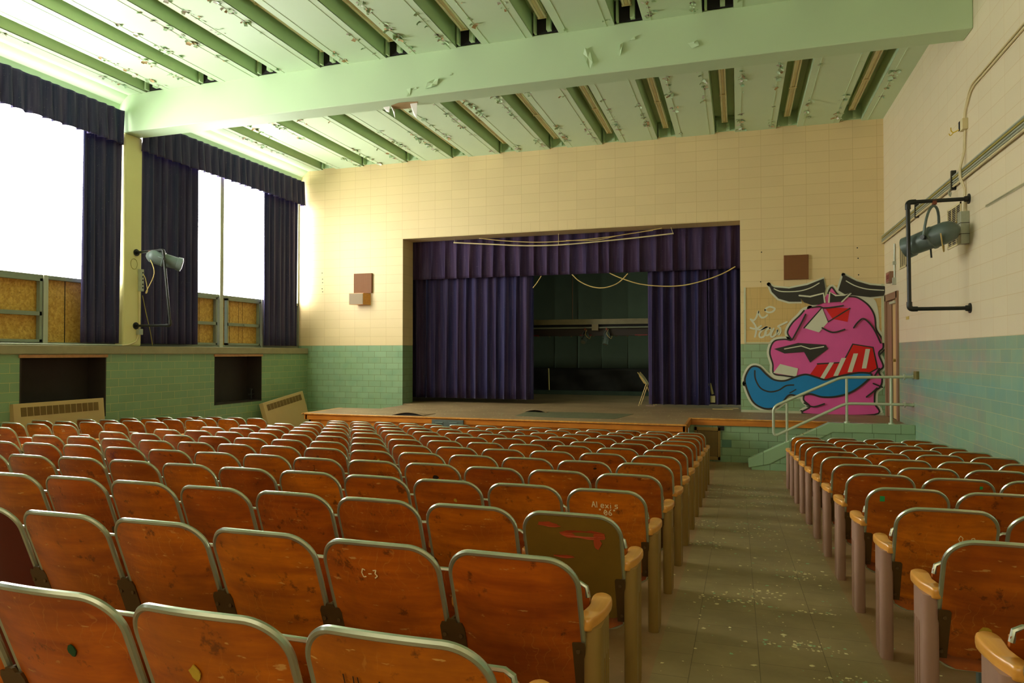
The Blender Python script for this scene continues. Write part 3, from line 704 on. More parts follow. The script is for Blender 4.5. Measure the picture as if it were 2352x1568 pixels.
# rods and slack ropes in front of the valance
def rope(lab, pts, r=.011, mat='rope', n=8):
    m = MB(); m.tube(catmull(pts, n), r, 8); return tag(m.build('slack_rope', M[mat], None, True), lab, 'rope')
P3 = lambda px, py, Y: tuple(PX(px, py, Y=Y))
r = thing('hanging_rod', tuple(PX(1290, 562, Y=.35)), 'thin pale bowed rod hanging below the top of the stage opening', 'rod')
m = MB(); m.tube(catmull([P3(1042, 557, .35), P3(1130, 561, .35), P3(1210, 564, .35), P3(1290, 562, .35), P3(1370, 555, .35), P3(1450, 547, .35), P3(1547, 536, .35)], 5), .014, 8); m.build('rod', M['conduit_cream'], r, True)
m = MB()
for a, b in (((1044, 557), (1044, 546)), ((1283, 562), (1283, 532)), ((1546, 536), (1541, 520))):
    p = PX(*a, Y=.35); m.cyl(p, (PX(*b, Y=.35).x, .35, OZ), .005, 6)
m.build('suspension_wire', M['conduit_cream'], r)
rope('sagging cord looped just above the thin rod, under the opening lintel', [P3(1100, 547, .30), P3(1160, 553, .30), P3(1240, 556, .30), P3(1330, 551, .30), P3(1420, 541, .30), P3(1520, 524, .30)], .009)
rope('cord crossing the valance right of centre above the thin rod', [P3(1300, 552, .26), P3(1370, 551, .26), P3(1430, 539, .26), P3(1500, 529, .26)], .007)
rope('short loop of yellowed rope hanging below the valance at the gap between curtains', [P3(1314, 630, .45), P3(1330, 645, .45), P3(1355, 657, .45), P3(1378, 661, .45), P3(1400, 658, .45), P3(1422, 648, .45), P3(1442, 628, .45)])
rope('long loop of yellowed rope hanging across the right stage curtain', [P3(1400, 627, .42), P3(1430, 640, .42), P3(1470, 652, .42), P3(1520, 657, .42), P3(1570, 655, .42), P3(1620, 643, .42), P3(1660, 628, .42), P3(1689, 612, .42)])
rope('short rope end hanging beside the left stage curtain edge', [P3(1224, 661, .45), P3(1234, 648, .45), P3(1243, 634, .45)], .009)

# folding chair on the stage
FY = .95
r = thing('folding_chair', (PX(1468, 930, Y=FY).x, FY, SZ), 'tan metal folding chair half hidden behind the right stage curtain', 'chair')
def cq(px, py, dy=0, z=None): p = PX(px, py, Y=FY); return (p.x, FY+dy, p.z if z is None else z)
for dy in (0, .38):
    m = MB(); m.tube([cq(1467, 930, dy, SZ), cq(1484, 882, dy)], .011, 8); m.build('leg', M['chairgold'], r, True)
    m = MB(); m.tube([cq(1503, 930, dy+.02, SZ), cq(1485, 884, dy+.02), cq(1475, 868, dy+.02), cq(1464, 855, dy+.02)], .011, 8); m.build('back_frame', M['chairgold'], r, True)
a0, a1 = cq(1466, 857), cq(1484, 879)
m = MB(); m.prism([(a0[0], a0[2]), (a1[0], a1[2]), (a1[0]+.01, a1[2]-.03), (a1[0]-.05, a1[2]-.02), (a0[0]+.02, a0[2]-.08)], 1, FY+.03, FY+.36); m.build('backrest', M['chairgold'], r, bevel=.003)
m = MB(); m.box(a1[0]+.02, a1[0]+.36, FY+.02, FY+.38, a1[2]-.05, a1[2]-.03); m.build('seat', M['chairgold'], r, bevel=.008)
m = MB(); p = PX(1468, 930, Z=SZ)
m.box(-4.50, -4.15, 1.0, 1.1, SZ, SZ+.015); tag(m.build('wood_offcut', M['tread']), 'small pale wood scrap on stage floor behind the folding chair', 'wood scrap')
for i, (px, py, dx_, rz) in enumerate(((1660, 940, .40, .1), (1678, 937, .34, -.35))):
    p = PX(px, py, Z=SZ); m = MB(); m.box(-dx_/2, dx_/2, -.012, .012, 0, .012); o = m.build('wood_stick', M['rope']); o.location = p; o.rotation_euler = (0, 0, rz)
    tag(o, ['flat pale stick on the stage deck beside the right curtain hem', 'pale stick pointing at the mural corner on the stage deck'][i], 'stick')

# ------------------------------------------------------------------ things on the stage wall
def wall_grille(pa, pb, lab):
    a = PX(*pa, Y=0); b = PX(*pb, Y=0)
    r = thing('wall_speaker', ((a.x+b.x)/2, 0, (a.z+b.z)/2), lab, 'speaker')
    m = MB(); m.box(a.x, b.x, -.05, 0, b.z, a.z); m.build('case', M['brown_grille'], r, bevel=.005)
    m = MB()
    n = 16
    for i in range(n+1):
        x = a.x+.01+(b.x-a.x-.02)*i/n; m.box(x-.002, x+.002, -.054, -.05, b.z+.01, a.z-.01)
        z = b.z+.01+(a.z-b.z-.02)*i/n; m.box(a.x+.01, b.x-.01, -.054, -.05, z-.002, z+.002)
    m.build('grille', plain('brown_mesh', (150, 98, 50), .6), r)
wall_grille((815, 629), (856, 673), 'square brown perforated speaker on the cream wall left of the stage')
wall_grille((1800, 587), (1857, 641), 'square brown perforated speaker on the cream wall above the mural')
a = PX(812, 675, Y=0); b = PX(848, 702, Y=0)
r = thing('box_speaker', ((a.x+b.x)/2, -.1, b.z), 'small wooden box speaker with grey front below the brown grille', 'speaker')
m = MB(); m.prism([(a.x, -.20), (b.x-.04, -.20), (b.x+.04, 0), (a.x+.12, 0)], 2, b.z+.02, a.z); m.build('cabinet', M['speakerwood'], r, bevel=.003)
m = MB(); m.box(a.x+.01, b.x-.05, -.21, -.20, b.z+.03, a.z-.01); m.build('front_cloth', M['cloth_grey'], r)
m = MB()
for px, py in ((740, 627), (741, 641), (741, 649), (740, 663), (741, 670), (1969, 569), (1971, 593), (1972, 631), (1747, 647), (1749, 579)):
    p = PX(px, py, Y=0); m.cyl((p.x, -.004, p.z), (p.x, 0, p.z), .012, 8)
struct(m.build('trim_anchor_holes', M['dark']), 'small dark anchor holes in the cream stage wall', 'holes')
# framed panel behind the mural
a = PX(1711, 660, Y=0); b = PX(2027, 785, Y=0)
r = thing('framed_wall_panel', ((a.x+b.x)/2, 0, 2.1), 'yellowed rectangle framed by thin pale moulding behind the mural', 'panel')
m = MB(); m.box(a.x, b.x, -.003, 0, 2.10, a.z); m.build('panel_face', masonry('yellowed_block', (214, 182, 112), .4064, .2032, 0.0, (.112, 2.517), -GZ+4.064, (194, 160, 90), rough=.5, var=.03, msize=.004, grime=.5), r)
m = MB(); m.box(a.x-.02, a.x+.015, -.012, 0, 2.09, a.z); m.box(b.x-.015, b.x+.03, -.012, 0, 2.09, a.z); m.box(a.x, b.x, -.010, 0, 2.085, 2.115); m.build('moulding', plain('pale_moulding', (196, 200, 164), .5), r, bevel=.002)
m = MB(); m.box(OX1+.0, -.03, -.006, 0, SZ, SZ+.045); struct(m.build('baseboard_stage', plain('pale_base', (182, 184, 150), .5)), 'thin pale strip along the foot of the mural wall', 'baseboard')

# graffiti: plain abstract stand-in of the same size and colours, and the white signature
mu = thing('graffiti_mural', tuple(PX(1880, 800, Y=0)), 'large pink, blue, red and black spray painted mural on the wall beside the stage', 'mural')
G = lambda x, y: (lambda p: (p.x, p.z))(PX(1640+x/2.904, 560+y/2.904, Y=0))
lay = [0.004]
def blob(name, pts, mat, smooth=True, inc=.0012):
    P_ = [G(*p) for p in pts]
    if smooth: P_ = [(v.x, v.y) for v in catmull([(x, z, 0) for x, z in P_], 5, True)]
    lay[0] += inc
    m = MB(); m.prism(P_, 1, -lay[0], -.001); m.build(name, M[mat], mu)
def stroke_pts(P_, w):
    P_ = [Vector((p[0], p[1])) for p in P_]; L = []; Rr = []
    for i, p in enumerate(P_):
        t = P_[min(i+1, len(P_)-1)]-P_[max(i-1, 0)]
        if t.length < 1e-6: t = Vector((1, 0))
        t.normalize(); n = Vector((-t.y, t.x))*w/2; L.append(p+n); Rr.append(p-n)
    return L, Rr
def ribbon(m, P_, w, y0, y1, closed=False):
    L, Rr = stroke_pts(P_, w)
    va = [m.bm.verts.new((p.x, y0, p.y)) for p in L]; vb = [m.bm.verts.new((p.x, y0, p.y)) for p in Rr]
    vc = [m.bm.verts.new((p.x, y1, p.y)) for p in L]; vd = [m.bm.verts.new((p.x, y1, p.y)) for p in Rr]
    for i in range(len(P_)-1):
        m._f([va[i], va[i+1], vb[i+1], vb[i]]); m._f([va[i], vc[i], vc[i+1], va[i+1]]); m._f([vb[i], vb[i+1], vd[i+1], vd[i]])
    for e in (P_[0], P_[-1]):
        pts = [(e[0]+math.cos(t*math.pi/5)*w/2, e[1]+math.sin(t*math.pi/5)*w/2) for t in range(10)]
        vs = [m.bm.verts.new((p[0], y0-.0002, p[1])) for p in pts]; m._f(vs)
def line(name, pts, w, mat, closed=False, smooth=True, inc=.0008, parent=None, conv=G):
    P_ = [conv(*p) for p in pts]
    if smooth: P_ = [(v.x, v.y) for v in catmull([(x, z, 0) for x, z in P_], 6, closed)]
    if closed: P_ = P_+[P_[0]]
    lay[0] += inc
    m = MB(); ribbon(m, P_, w, -lay[0], -.001); return m.build(name, M[mat], parent or mu, recalc=False)
body = [(640, 430), (700, 400), (760, 330), (785, 290), (830, 340), (900, 350), (960, 360), (1030, 410), (1070, 480), (1082, 570), (1118, 630), (1128, 690), (1098, 730), (1128, 815), (1098, 850), (1120, 900), (1110, 950), (1075, 985), (1070, 1060), (1068, 1138), (608, 1132), (640, 1085), (598, 1040), (600, 985), (560, 900), (480, 880), (400, 865), (392, 800), (372, 720), (400, 650), (470, 636), (515, 640), (490, 590), (520, 530), (570, 480), (600, 445)]
blue = [(208, 930), (215, 870), (250, 820), (300, 822), (350, 870), (400, 905), (470, 912), (540, 888), (610, 870), (680, 888), (740, 905), (800, 890), (900, 868), (980, 858), (1050, 870), (1010, 920), (920, 985), (820, 1016), (720, 1020), (640, 1000), (560, 1012), (500, 1008), (450, 1062), (390, 1096), (320, 1092), (255, 1045)]
wingl = [(365, 268), (400, 290), (500, 298), (620, 275), (730, 232), (742, 300), (735, 345), (640, 360), (575, 345), (580, 385), (500, 385), (430, 365), (385, 320)]
wingr = [(862, 205), (950, 250), (1040, 275), (1135, 282), (1148, 300), (1130, 345), (1040, 355), (940, 345), (870, 335), (828, 310)]
for n_, p_ in (('white_border', body), ('white_border', blue)): line(n_, p_, .11, 'g_white', True)
line('white_border', wingl, .07, 'g_white', True, False); line('white_border', wingr, .07, 'g_white', True, False)
blob('white_patch', [(900, 340), (1050, 360), (1090, 420), (1100, 560), (1060, 560), (960, 400)], 'g_white')
blob('white_patch', [(560, 790), (660, 790), (640, 850), (600, 870), (560, 880)], 'g_white')
blob('pink_field', body, 'g_pink')
line('black_line', body[2:], .03, 'g_black', False)
blob('red_patch', [(690, 800), (860, 790), (925, 668), (1060, 690), (1090, 830), (1000, 880), (860, 880), (760, 915), (640, 870)], 'g_red', False)
line('black_line', [(690, 800), (860, 790), (925, 668), (1060, 690), (1090, 830), (1000, 880)], .028, 'g_black', False, False)
blob('red_patch', [(735, 420), (905, 430), (890, 520), (790, 500)], 'g_red', False)
for k_ in range(4): blob('pale_stripe', [(700+k_*95, 905-k_*25), (730+k_*95, 905-k_*25), (800+k_*80, 790-k_*30), (770+k_*80, 790-k_*30)], 'g_white', False)
blob('pale_shape', [(600, 560), (720, 425), (760, 520), (700, 590)], 'g_white', False)
line('black_line', [(600, 560), (720, 425), (760, 520), (905, 430)], .024, 'g_black', False, False)
blob('pale_shape', [(395, 860), (440, 800), (560, 830), (548, 884)], 'g_white', False)
blob('black_shape', [(400, 700), (560, 660), (745, 672), (760, 700), (640, 790), (600, 720), (470, 730)], 'g_black', False)
line('white_line', [(470, 700), (580, 680), (640, 700), (730, 685)], .02, 'g_white', False, False)
for k_ in range(0): line('black_line', [(800+k_*55, 560-k_*12), (830+k_*60, 620-k_*10), (810+k_*70, 650-k_*8)], .022, 'g_black')
blob('blue_swoosh', blue, 'g_blue')
line('black_line', blue, .034, 'g_black', True)
line('black_line', [(272, 845), (276, 900), (310, 960), (370, 985), (430, 975), (480, 945), (530, 940)], .028, 'g_black')
line('black_line', [(505, 992), (520, 985), (545, 970)], .02, 'g_black')
blob('black_wing', wingl, 'g_black', False); blob('black_wing', wingr, 'g_black', False)
line('white_line', [(400, 300), (450, 318), (560, 316), (640, 295), (700, 262)], .018, 'g_white')
line('white_line', [(880, 248), (940, 280), (1020, 302), (1130, 310)], .018, 'g_white')
blob('black_wing', [(568, 345), (640, 352), (728, 330), (735, 390), (700, 405), (650, 408), (600, 390)], 'g_black', False)
blob('black_wing', [(765, 320), (810, 345), (870, 342), (915, 325), (880, 370), (850, 385), (765, 390)], 'g_black', False)
line('white_line', [(568, 345), (640, 352), (728, 330), (738, 390)], .03, 'g_white', False, False)
line('white_line', [(765, 390), (770, 322), (810, 345), (870, 342), (915, 325), (850, 388)], .026, 'g_white', False, False)
for L_ in ([(650, 425), (700, 418), (740, 428), (860, 412)], [(930, 560), (960, 520), (1000, 500), (1060, 560), (1110, 660)], [(720, 560), (790, 590), (870, 570)], [(600, 1060), (660, 1085), (735, 1065)], [(1015, 1020), (1060, 985), (1085, 960)], [(1060, 930), (1120, 955)], [(520, 640), (575, 540), (610, 470)], [(1100, 740), (1135, 705)], [(1100, 830), (1070, 880)]):
    line('black_line', L_, .026, 'g_black')
tg = thing('white_signature', tuple(PX(1755, 740, Y=0)), 'white spray painted handwritten signature with a small ring above, left of mural', 'graffiti')
T2 = lambda x, y: (lambda p: (p.x, p.z))(PX(1700+x/8.71, 620+y/8.71, Y=0))
lay[0] = .005
for pts, cl in (([(500, 800), (540, 755), (600, 735), (680, 760), (690, 790), (640, 835), (560, 845)], True),
                ([(210, 985), (270, 1005), (320, 950), (350, 870), (365, 825), (385, 890), (420, 945), (470, 950), (510, 930), (540, 900)], False),
                ([(225, 1005), (280, 1070), (315, 1140), (320, 1230), (295, 1335)], False),
                ([(205, 1155), (280, 1175), (350, 1160), (420, 1115)], False),
                ([(355, 1190), (430, 1185), (540, 1130), (440, 1200), (385, 1280), (400, 1345), (470, 1330), (520, 1250)], False),
                ([(590, 1160), (520, 1210), (500, 1290), (560, 1300), (620, 1225)], True),
                ([(670, 1170), (610, 1300), (650, 1335), (720, 1270), (745, 1195), (760, 1290), (805, 1240), (800, 1160), (760, 1125), (850, 1080), (935, 1040)], False)):
    line('white_letter', pts, .034, 'g_white', cl, True, parent=tg, conv=T2)

# ------------------------------------------------------------------ right wall things
# door
m = MB(); t = .09
m.box(-.03, .12, DY0-.02, DY0+t, SZ, DZ+.1); m.box(-.03, .12, DY1-t, DY1+.02, SZ, DZ+.1); m.box(-.03, .12, DY0, DY1, DZ-.02, DZ+.1)
m.box(.12, .3, DY0, DY1, SZ, SZ+.01)
f = struct(m.build('door_1', M['doorframe'], bevel=.003), 'tan door in a brown frame at stage level in the right wall', 'door')
m = MB(); m.box(.005, .05, DY0+t, DY0+.50, SZ+.01, DZ-.03); m.build('door_leaf', M['door'], f, world=False)
m = MB(); m.box(.0, .06, DY0+.58, DY1-t, SZ+.01, DZ-.03); m.build('brown_leaf', M['doorframe'], f, world=False)
m = MB(); m.cyl((.005, DY0+.22, 1.78), (-.05, DY0+.22, 1.78), .028, 14); m.cyl((.005, DY0+.22, 1.78), (-.004, DY0+.22, 1.78), .04, 14); m.build('door_knob', M['brass'], f, True, world=False)
m = MB(); m.box(-.05, .0, DY0+t, DY0+.5, DZ-.10, DZ-.06); m.build('door_closer', M['rail'], f, world=False)
m = MB(); m.box(.13, .2, DY0, DY1, SZ, DZ); struct(m.build('door_backing', M['dark']), 'dark gap behind the tan door', 'door')
# exit sign
r = thing('exit_sign', (0, -.66, 3.15), 'small faded red sign box beside the stage wall corner above the door', 'sign')
m = MB(); m.box(-.07, 0, -.82, -.50, 3.14, 3.33); m.build('sign_box', M['doorframe'], r, bevel=.004)
m = MB(); m.box(-.074, -.07, -.79, -.53, 3.165, 3.305); m.build('sign_face', M['signred'], r)
def text_mesh(body, size, name, mat, parent, loc, rot, extrude=.0008, shear=0.0):
    cu = bpy.data.curves.new(name, 'FONT'); cu.body = body; cu.size = size; cu.extrude = extrude; cu.align_x = 'CENTER'; cu.align_y = 'CENTER'; cu.shear = shear
    o = bpy.data.objects.new(name, cu); COL.objects.link(o)
    dg = bpy.context.evaluated_depsgraph_get(); me = bpy.data.meshes.new_from_object(o.evaluated_get(dg)); bpy.data.objects.remove(o)
    me.materials.clear(); me.materials.append(mat)
    o = bpy.data.objects.new(name, me); COL.objects.link(o); o.parent = parent; o.location = loc; o.rotation_euler = rot
    return o
text_mesh('EXIT', .11, 'lettering', plain('dull_sign_letters', (110, 52, 44), .6), r, (-.0755, 0, .085), (math.pi/2, 0, -math.pi/2))
# conduits
def pipe(name, lab, pts, rad, mat, cat='conduit', group=None):
    m = MB(); m.tube(pts, rad, 12); return tag(m.build(name, M[mat], None, True), lab, cat, group)
CG = 'parallel conduits along the right wall'
names = ['topmost', 'second', 'third', 'fourth', 'lowest']
zs = [4.125, 4.098, 4.066, 4.034, 4.004]
ms = ['conduit', 'conduit_olive', 'conduit', 'conduit', 'conduit_cream']
for i in range(5):
    pipe('wall_conduit', '%s of the five long parallel conduits on the right wall' % names[i], [(-.035, .0, zs[i]-.065), (-.035, -1, zs[i]-.06), (-.035, -9, zs[i]-.0), (-.035, -18, zs[i]+.02)], .0125, ms[i], 'conduit', CG)
for y_, lab in ((-4.48, 'dark clamp with hook holding the conduits above the wall spotlight'), (-2.6, 'dark clamp holding the conduits behind the bracket pipe')):
    r = thing('conduit_clamp', (0, y_, 4.0), lab, 'clamp')
    m = MB(); m.box(-.055, 0, y_-.02, y_+.02, 3.93, 4.17); m.build('strap', M['pipe'], r)
    if y_ < -4: m = MB(); m.tube([(-.06, y_, 3.95), (-.08, y_, 3.91), (-.08, y_-.03, 3.86), (-.08, y_-.07, 3.84), (-.08, y_-.1, 3.88)], .009, 8); m.build('hook', M['conduit'], r, True)
for k, dy in enumerate((0, .045)):
    pipe('cream_conduit', ['outer thin cream conduit running down the right wall', 'inner thin cream conduit running down the right wall'][k],
         bend([(-.015, -12, 4.98+dy), (-.015, -5.16+dy, 4.95+dy), (-.015, -4.93+dy, 4.75), (-.015, -4.93+dy, 4.66)], rad=.2), .010, 'conduit_cream', 'conduit')
    pipe('cream_conduit', ['left of the paired cream conduits below the small open box', 'right of the paired cream conduits below the small open box'][k],
         [(-.015, -4.93+dy, 4.55), (-.015, -4.90+dy, 4.3), (-.06, -4.90+dy, 4.1), (-.06, -4.90+dy, 4.0), (-.015, -4.90+dy, 3.85), (-.015, -4.90+dy, 3.57)], .010, 'conduit_cream', 'conduit')
r = thing('junction_box', (0, -4.93, 4.6), 'small open junction box with loose yellow wires high on right wall', 'junction box')
m = MB(); m.box(-.06, 0, -4.99, -4.86, 4.54, 4.67); m.build('box', M['conduit_cream'], r, bevel=.004)
m = MB(); m.box(-.064, -.06, -4.90, -4.85, 4.55, 4.66); m.build('opening', M['dark'], r)
m = MB(); m.tube(catmull([(-.06, -4.87, 4.57), (-.10, -4.80, 4.56), (-.12, -4.77, 4.59), (-.12, -4.76, 4.63)], 4), .006, 6); m.tube(catmull([(-.10, -4.80, 4.56), (-.12, -4.74, 4.54), (-.13, -4.72, 4.57)], 4), .005, 6); m.build('loose_wire', plain('yellow_wire', (214, 180, 20), .5), r, True)
r = thing('outlet_strip', (0, -4.92, 3.2), 'grey surface outlet strip on the wall beside the right vent', 'outlet')
m = MB(); m.box(-.09, 0, -5.0, -4.86, 3.19, 3.57); m.build('case', M['conduit'], r, bevel=.005)
m = MB()
for z in (3.30, 3.43): m.box(-.093, -.0, -5.003, -4.857, z, z+.006)
m.build('seam', M['dark'], r)
m = MB(); m.cyl((-.05, -4.86, 3.5), (-.05, -4.78, 3.5), .025, 10); m.build('plug', M['pipe'], r, True)
def vent(y0, y1, z0, z1, lab):
    r = thing('wall_vent', (0, (y0+y1)/2, z0), lab, 'vent')
    m = MB(); t = .025
    m.box(-.012, 0, y0, y1, z0, z0+t); m.box(-.012, 0, y0, y1, z1-t, z1); m.box(-.012, 0, y0, y0+t, z0, z1); m.box(-.012, 0, y1-t, y1, z0, z1); m.build('frame', M['conduit_cream'], r)
    m = MB(); m.box(-.003, 0, y0, y1, z0, z1); m.build('dark_backing', M['dark'], r)
    m = MB(); n = 20
    for i in range(n): z = z0+.03+(z1-z0-.06)*(i+.5)/n; m.prism([(-.012, z-.004), (-.010, z-.006), (-.002, z+.004), (-.002, z+.006)], 1, y0+.02, y1-.02)
    for i in range(1, 3): y = y0+(y1-y0)*i/3; m.box(-.013, -.004, y-.006, y+.006, z0, z1)
    m.build('louvre', M['conduit_cream'], r)
vent(-4.70, -4.13, 3.23, 3.74, 'louvred wall vent behind the grey spotlight on the right wall')
vent(-1.78, -1.32, 3.30, 3.72, 'louvred wall vent further along, above the tan door')
m = MB(); m.tube([(-.02, -.99, 3.78), (-.02, -.97, 3.45), (-.02, -.96, 3.12)], .014); m.box(-.05, 0, -1.0, -.92, 3.08, 3.2); m.box(-.045, 0, -1.0, -.94, 3.42, 3.48)
tag(m.build('conduit_drop', M['conduit']), 'short grey conduit dropping beside the small red sign', 'conduit')
m = MB(); m.box(-.02, 0, -9, -5.62, 3.488, 3.508); tag(m.build('metal_strip', M['alu']), 'thin bare metal strip on the right wall below the conduits', 'strip')
m = MB(); m.box(-.04, 0, -2.53, -2.36, 1.51, 1.63); o = m.build('outlet_box', plain('olive_outlet', (116, 108, 52), .5), bevel=.006); tag(o, 'olive metal outlet box on teal tile past the handrail end', 'outlet')
m = MB(); m.box(-.004, 0, -1.92, -1.72, 2.44, 2.49); tag(m.build('small_plaque', plain('tan_tape', (196, 168, 84), .6)), 'small tan label plate on the wall right of the door', 'plate')

def bracket(loc, fl, corner, lab, rad=.023):
    """fl: two wall flange points, corner: the two outer corners"""
    r = thing('pipe_bracket', loc, lab, 'bracket')
    m = MB(); m.tube(bend([fl[0], corner[0], corner[1], fl[1]], rad=.07), rad, 14); m.build('pipe', M['pipe'], r, True)
    for f_, c in zip(fl, corner):
        d = (Vector(c)-Vector(f_)).normalized(); m = MB(); m.tube([Vector(f_), Vector(f_)+d*.012, Vector(f_)+d*.014, Vector(f_)+d*.05], [.06, .06, .035, .033], 18); m.build('flange', M['pipe'], r, True)
    for c, other in ((0, 1), (1, 0)):
        d = (Vector(corner[other])-Vector(corner[c])).normalized(); e = (Vector(fl[c])-Vector(corner[c])).normalized()
        m = MB(); m.tube(bend([Vector(corner[c])+e*.085, Vector(corner[c]), Vector(corner[c])+d*.085], rad=.06), rad*1.35, 14); m.build('elbow', M['pipe'], r, True)
    return r
Yb = -5.0
c1 = PX(2085, 466, Y=Yb); c2 = PX(2089, 713, Y=Yb)
bracket((0, Yb, 3.0), [(0, Yb, 3.71), (0, Yb, 2.43)], [(c1.x, Yb, 3.71), (c2.x, Yb, 2.43)], 'black iron pipe bracket on the right wall holding a grey spotlight')
p = PX(2138, 547, Y=Yb); hx = PX(2146, 470, Y=Yb)
spotlight((p.x, Yb+.02, p.z), (-.74, .62, -.26), 1.5, 'grey theatre spotlight hung on the right wall pipe bracket', hang=(hx.x, Yb, 3.70),
          cable=[(p.x+.05, Yb-.22, p.z+.02), (p.x+.09, Yb-.12, p.z-.1), (p.x+.14, Yb+.02, p.z-.16), (p.x+.17, Yb+.08, p.z+.02), (-.06, -4.80, 3.5)])
# left column bracket
f1 = PX(313, 580, X=-12.42); f2 = PX(313, 748, X=-12.42)
c1 = PX(375, 574, Y=f1.y); c2 = PX(391, 747, Y=f1.y)
bracket((-12.42, f1.y, 2.9), [tuple(f1), (f2.x, f1.y, f2.z)], [tuple(c1), (c2.x, f1.y, f2.z)], 'black iron pipe bracket on the yellow column holding a green grey spotlight', .021)
p = PX(379, 597, Y=f1.y+.1)
spotlight((p.x, f1.y+.10, p.z), (.72, .64, -.26), 1.35, 'green grey theatre spotlight hung on the yellow column bracket', hang=(PX(345, 577, Y=f1.y).x, f1.y, f1.z),
          cable=[(p.x-.12, f1.y-.1, p.z), (p.x-.05, f1.y-.08, p.z-.25), (p.x-.25, f1.y-.05, p.z-.55), (-12.2, f1.y+.03, p.z-.52), (-12.3, f1.y+.08, p.z-.3), (-12.37, -4.87, 3.27)])
r = thing('column_outlet_strip', (-12.40, -4.88, 3.1), 'grey outlet strip with three sockets on edge of yellow column', 'outlet')
m = MB(); m.box(-12.42, -12.36, -4.92, -4.85, 2.97, 3.35); m.build('case', M['conduit'], r, bevel=.004)
m = MB()
for z in (3.03, 3.09, 3.16, 3.22, 3.29): m.cyl((-12.36, -4.875, z), (-12.357, -4.875, z), .014, 10)
m.build('socket', M['dark'], r)
pipe('column_conduit', 'cream conduit running down the yellow column below its outlets', bend([(-12.405, -4.90, 2.97), (-12.405, -4.90, 2.3), (-12.405, -4.93, 2.12), (-12.40, -5.1, 2.05), (-12.36, -5.3, 2.035)], rad=.08), .014, 'conduit_cream')
m = MB(); m.box(-12.42, -12.36, -4.95, -4.86, 2.22, 2.32); tag(m.build('switch_box', M['conduit'], bevel=.004), 'small square switch box low on the yellow column', 'switch box')
pts = [(-12.415, -5.01+.07*math.cos(t/16*6.28), 3.43+.09*math.sin(t/16*6.28)) for t in range(16)]
m = MB(); m.tube(pts, .004, 6, closed=True); tag(m.build('wire_loop', M['conduit_olive'], None, True), 'thin coiled wire loop on the yellow column above its outlets', 'wire')
pipe('sill_conduit', 'grey conduit lying along the window sill left of the column', [(-12.36, -5.3, 2.035), (-12.36, -18, 2.035)], .013, 'conduit')
m = MB(); m.tube(catmull([(-12.38, -4.86, 2.9), (-12.36, -4.8, 2.6), (-12.33, -4.74, 2.3), (-12.35, -4.66, 2.03)], 5), .006, 6); tag(m.build('dangling_cord', M['conduit_olive'], None, True), 'thin dangling cord beside the yellow column reaching the sill', 'cord')

# radiator covers leaning
def cover(p, lab, L, H, tilt, roll, nslot, rz=math.pi/2):
    r = thing('radiator_cover', p, lab, 'radiator cover', 'removed radiator covers')
    r.rotation_euler = (0, 0, 0)
    Mx = Matrix.Rotation(roll, 4, 'X') @ Matrix.Rotation(tilt, 4, 'Y')
    def xf(m, nm, mat, **k):
        bmesh.ops.transform(m.bm, matrix=Mx, verts=m.bm.verts); return m.build(nm, mat, r, world=False, **k)
    m = MB(); m.box(-.02, .0, -L/2, L/2, 0, H); m.box(-.10, -.02, -L/2, -L/2+.012, 0, H); m.box(-.10, -.02, L/2-.012, L/2, 0, H); m.box(-.10, -.02, -L/2, L/2, H-.012, H)
    xf(m, 'sheet_panel', M['cover'], bevel=.004)
    m = MB(); w_ = (L-.20)/nslot
    for i in range(nslot): y = -L/2+.10+w_*i; m.box(0, .002, y+.006, y+w_-.006, H-.19, H-.06)
    xf(m, 'grille_slot', M['slotdark'])
    m = MB()
    for i in range(nslot):
        y = -L/2+.10+w_*i
        for k in range(12): z = H-.185+k*.0105; m.box(.002, .004, y+.008, y+w_-.008, z, z+.004)
    xf(m, 'grille_bar', plain('bar_tan', (140, 112, 56), .6), )
    return r
fz = FLOOR(-6.5)
ca = PX(30, 921, X=-12.3); cb = PX(238, 920, X=-12.3)
cover((-12.20, (ca.y+cb.y)/2, fz), 'long tan radiator cover with thirteen grille slots leaning below the nearer recess', abs(cb.y-ca.y), PX(130, 920, X=-12.3).z-fz, -.10, 0.0, 13)
ca = PX(600, 911, X=-12.05); cb = PX(695, 907, X=-12.05)
cover((-11.86, (ca.y+cb.y)/2+.18, 0.0), 'tilted tan radiator cover leaning in the corner left of the stage', abs(cb.y-ca.y)*.98, .98, -.22, .13, 11)

# ------------------------------------------------------------------ auditorium seats
PITCH = .447; HP = PITCH/2
root0 = thing('auditorium_seat', (0, 0, 0), 'x', 'seat')
def back_surface(u, t):                # u -1..1 across, z along height; returns y
    return 0
ZB, ZT, HWd, RC = .285, .738, .203, .085
def half_w(z):
    if z > ZT-RC: d = z-(ZT-RC); return HWd-RC+math.sqrt(max(0, RC*RC-d*d))
    if z < ZB+.05: d = (ZB+.05)-z; return HWd-.05+math.sqrt(max(0, .05**2-d*d))
    return HWd
def back_y(x, z, off=0):
    return -.095+(ZT-z)*.37 - .034*(1-(x/HWd)**2)+off
def zarc(j, n):
    t = j/n
    return ZB+(ZT-ZB)*(.5-.5*math.cos(math.pi*t))*.5+(ZT-ZB)*t*.5
m = MB(); nz, nx = 26, 14
sh = []
for off in (-.006, .006):
    g = []
    for j in range(nz+1):
        z = zarc(j, nz); hw = half_w(z); row = []
        for i in range(nx+1):
            x = hw*(2*i/nx-1); zz = z+.010*(1-(x/HWd)**2)*max(0, (z-ZB)/(ZT-ZB)); row.append(m.bm.verts.new((x, back_y(x, z, off), zz)))
        g.append(row)
    sh.append(g)
    for j in range(nz):
        for i in range(nx): m._f([g[j][i], g[j][i+1], g[j+1][i+1], g[j+1][i]])
a, b = sh
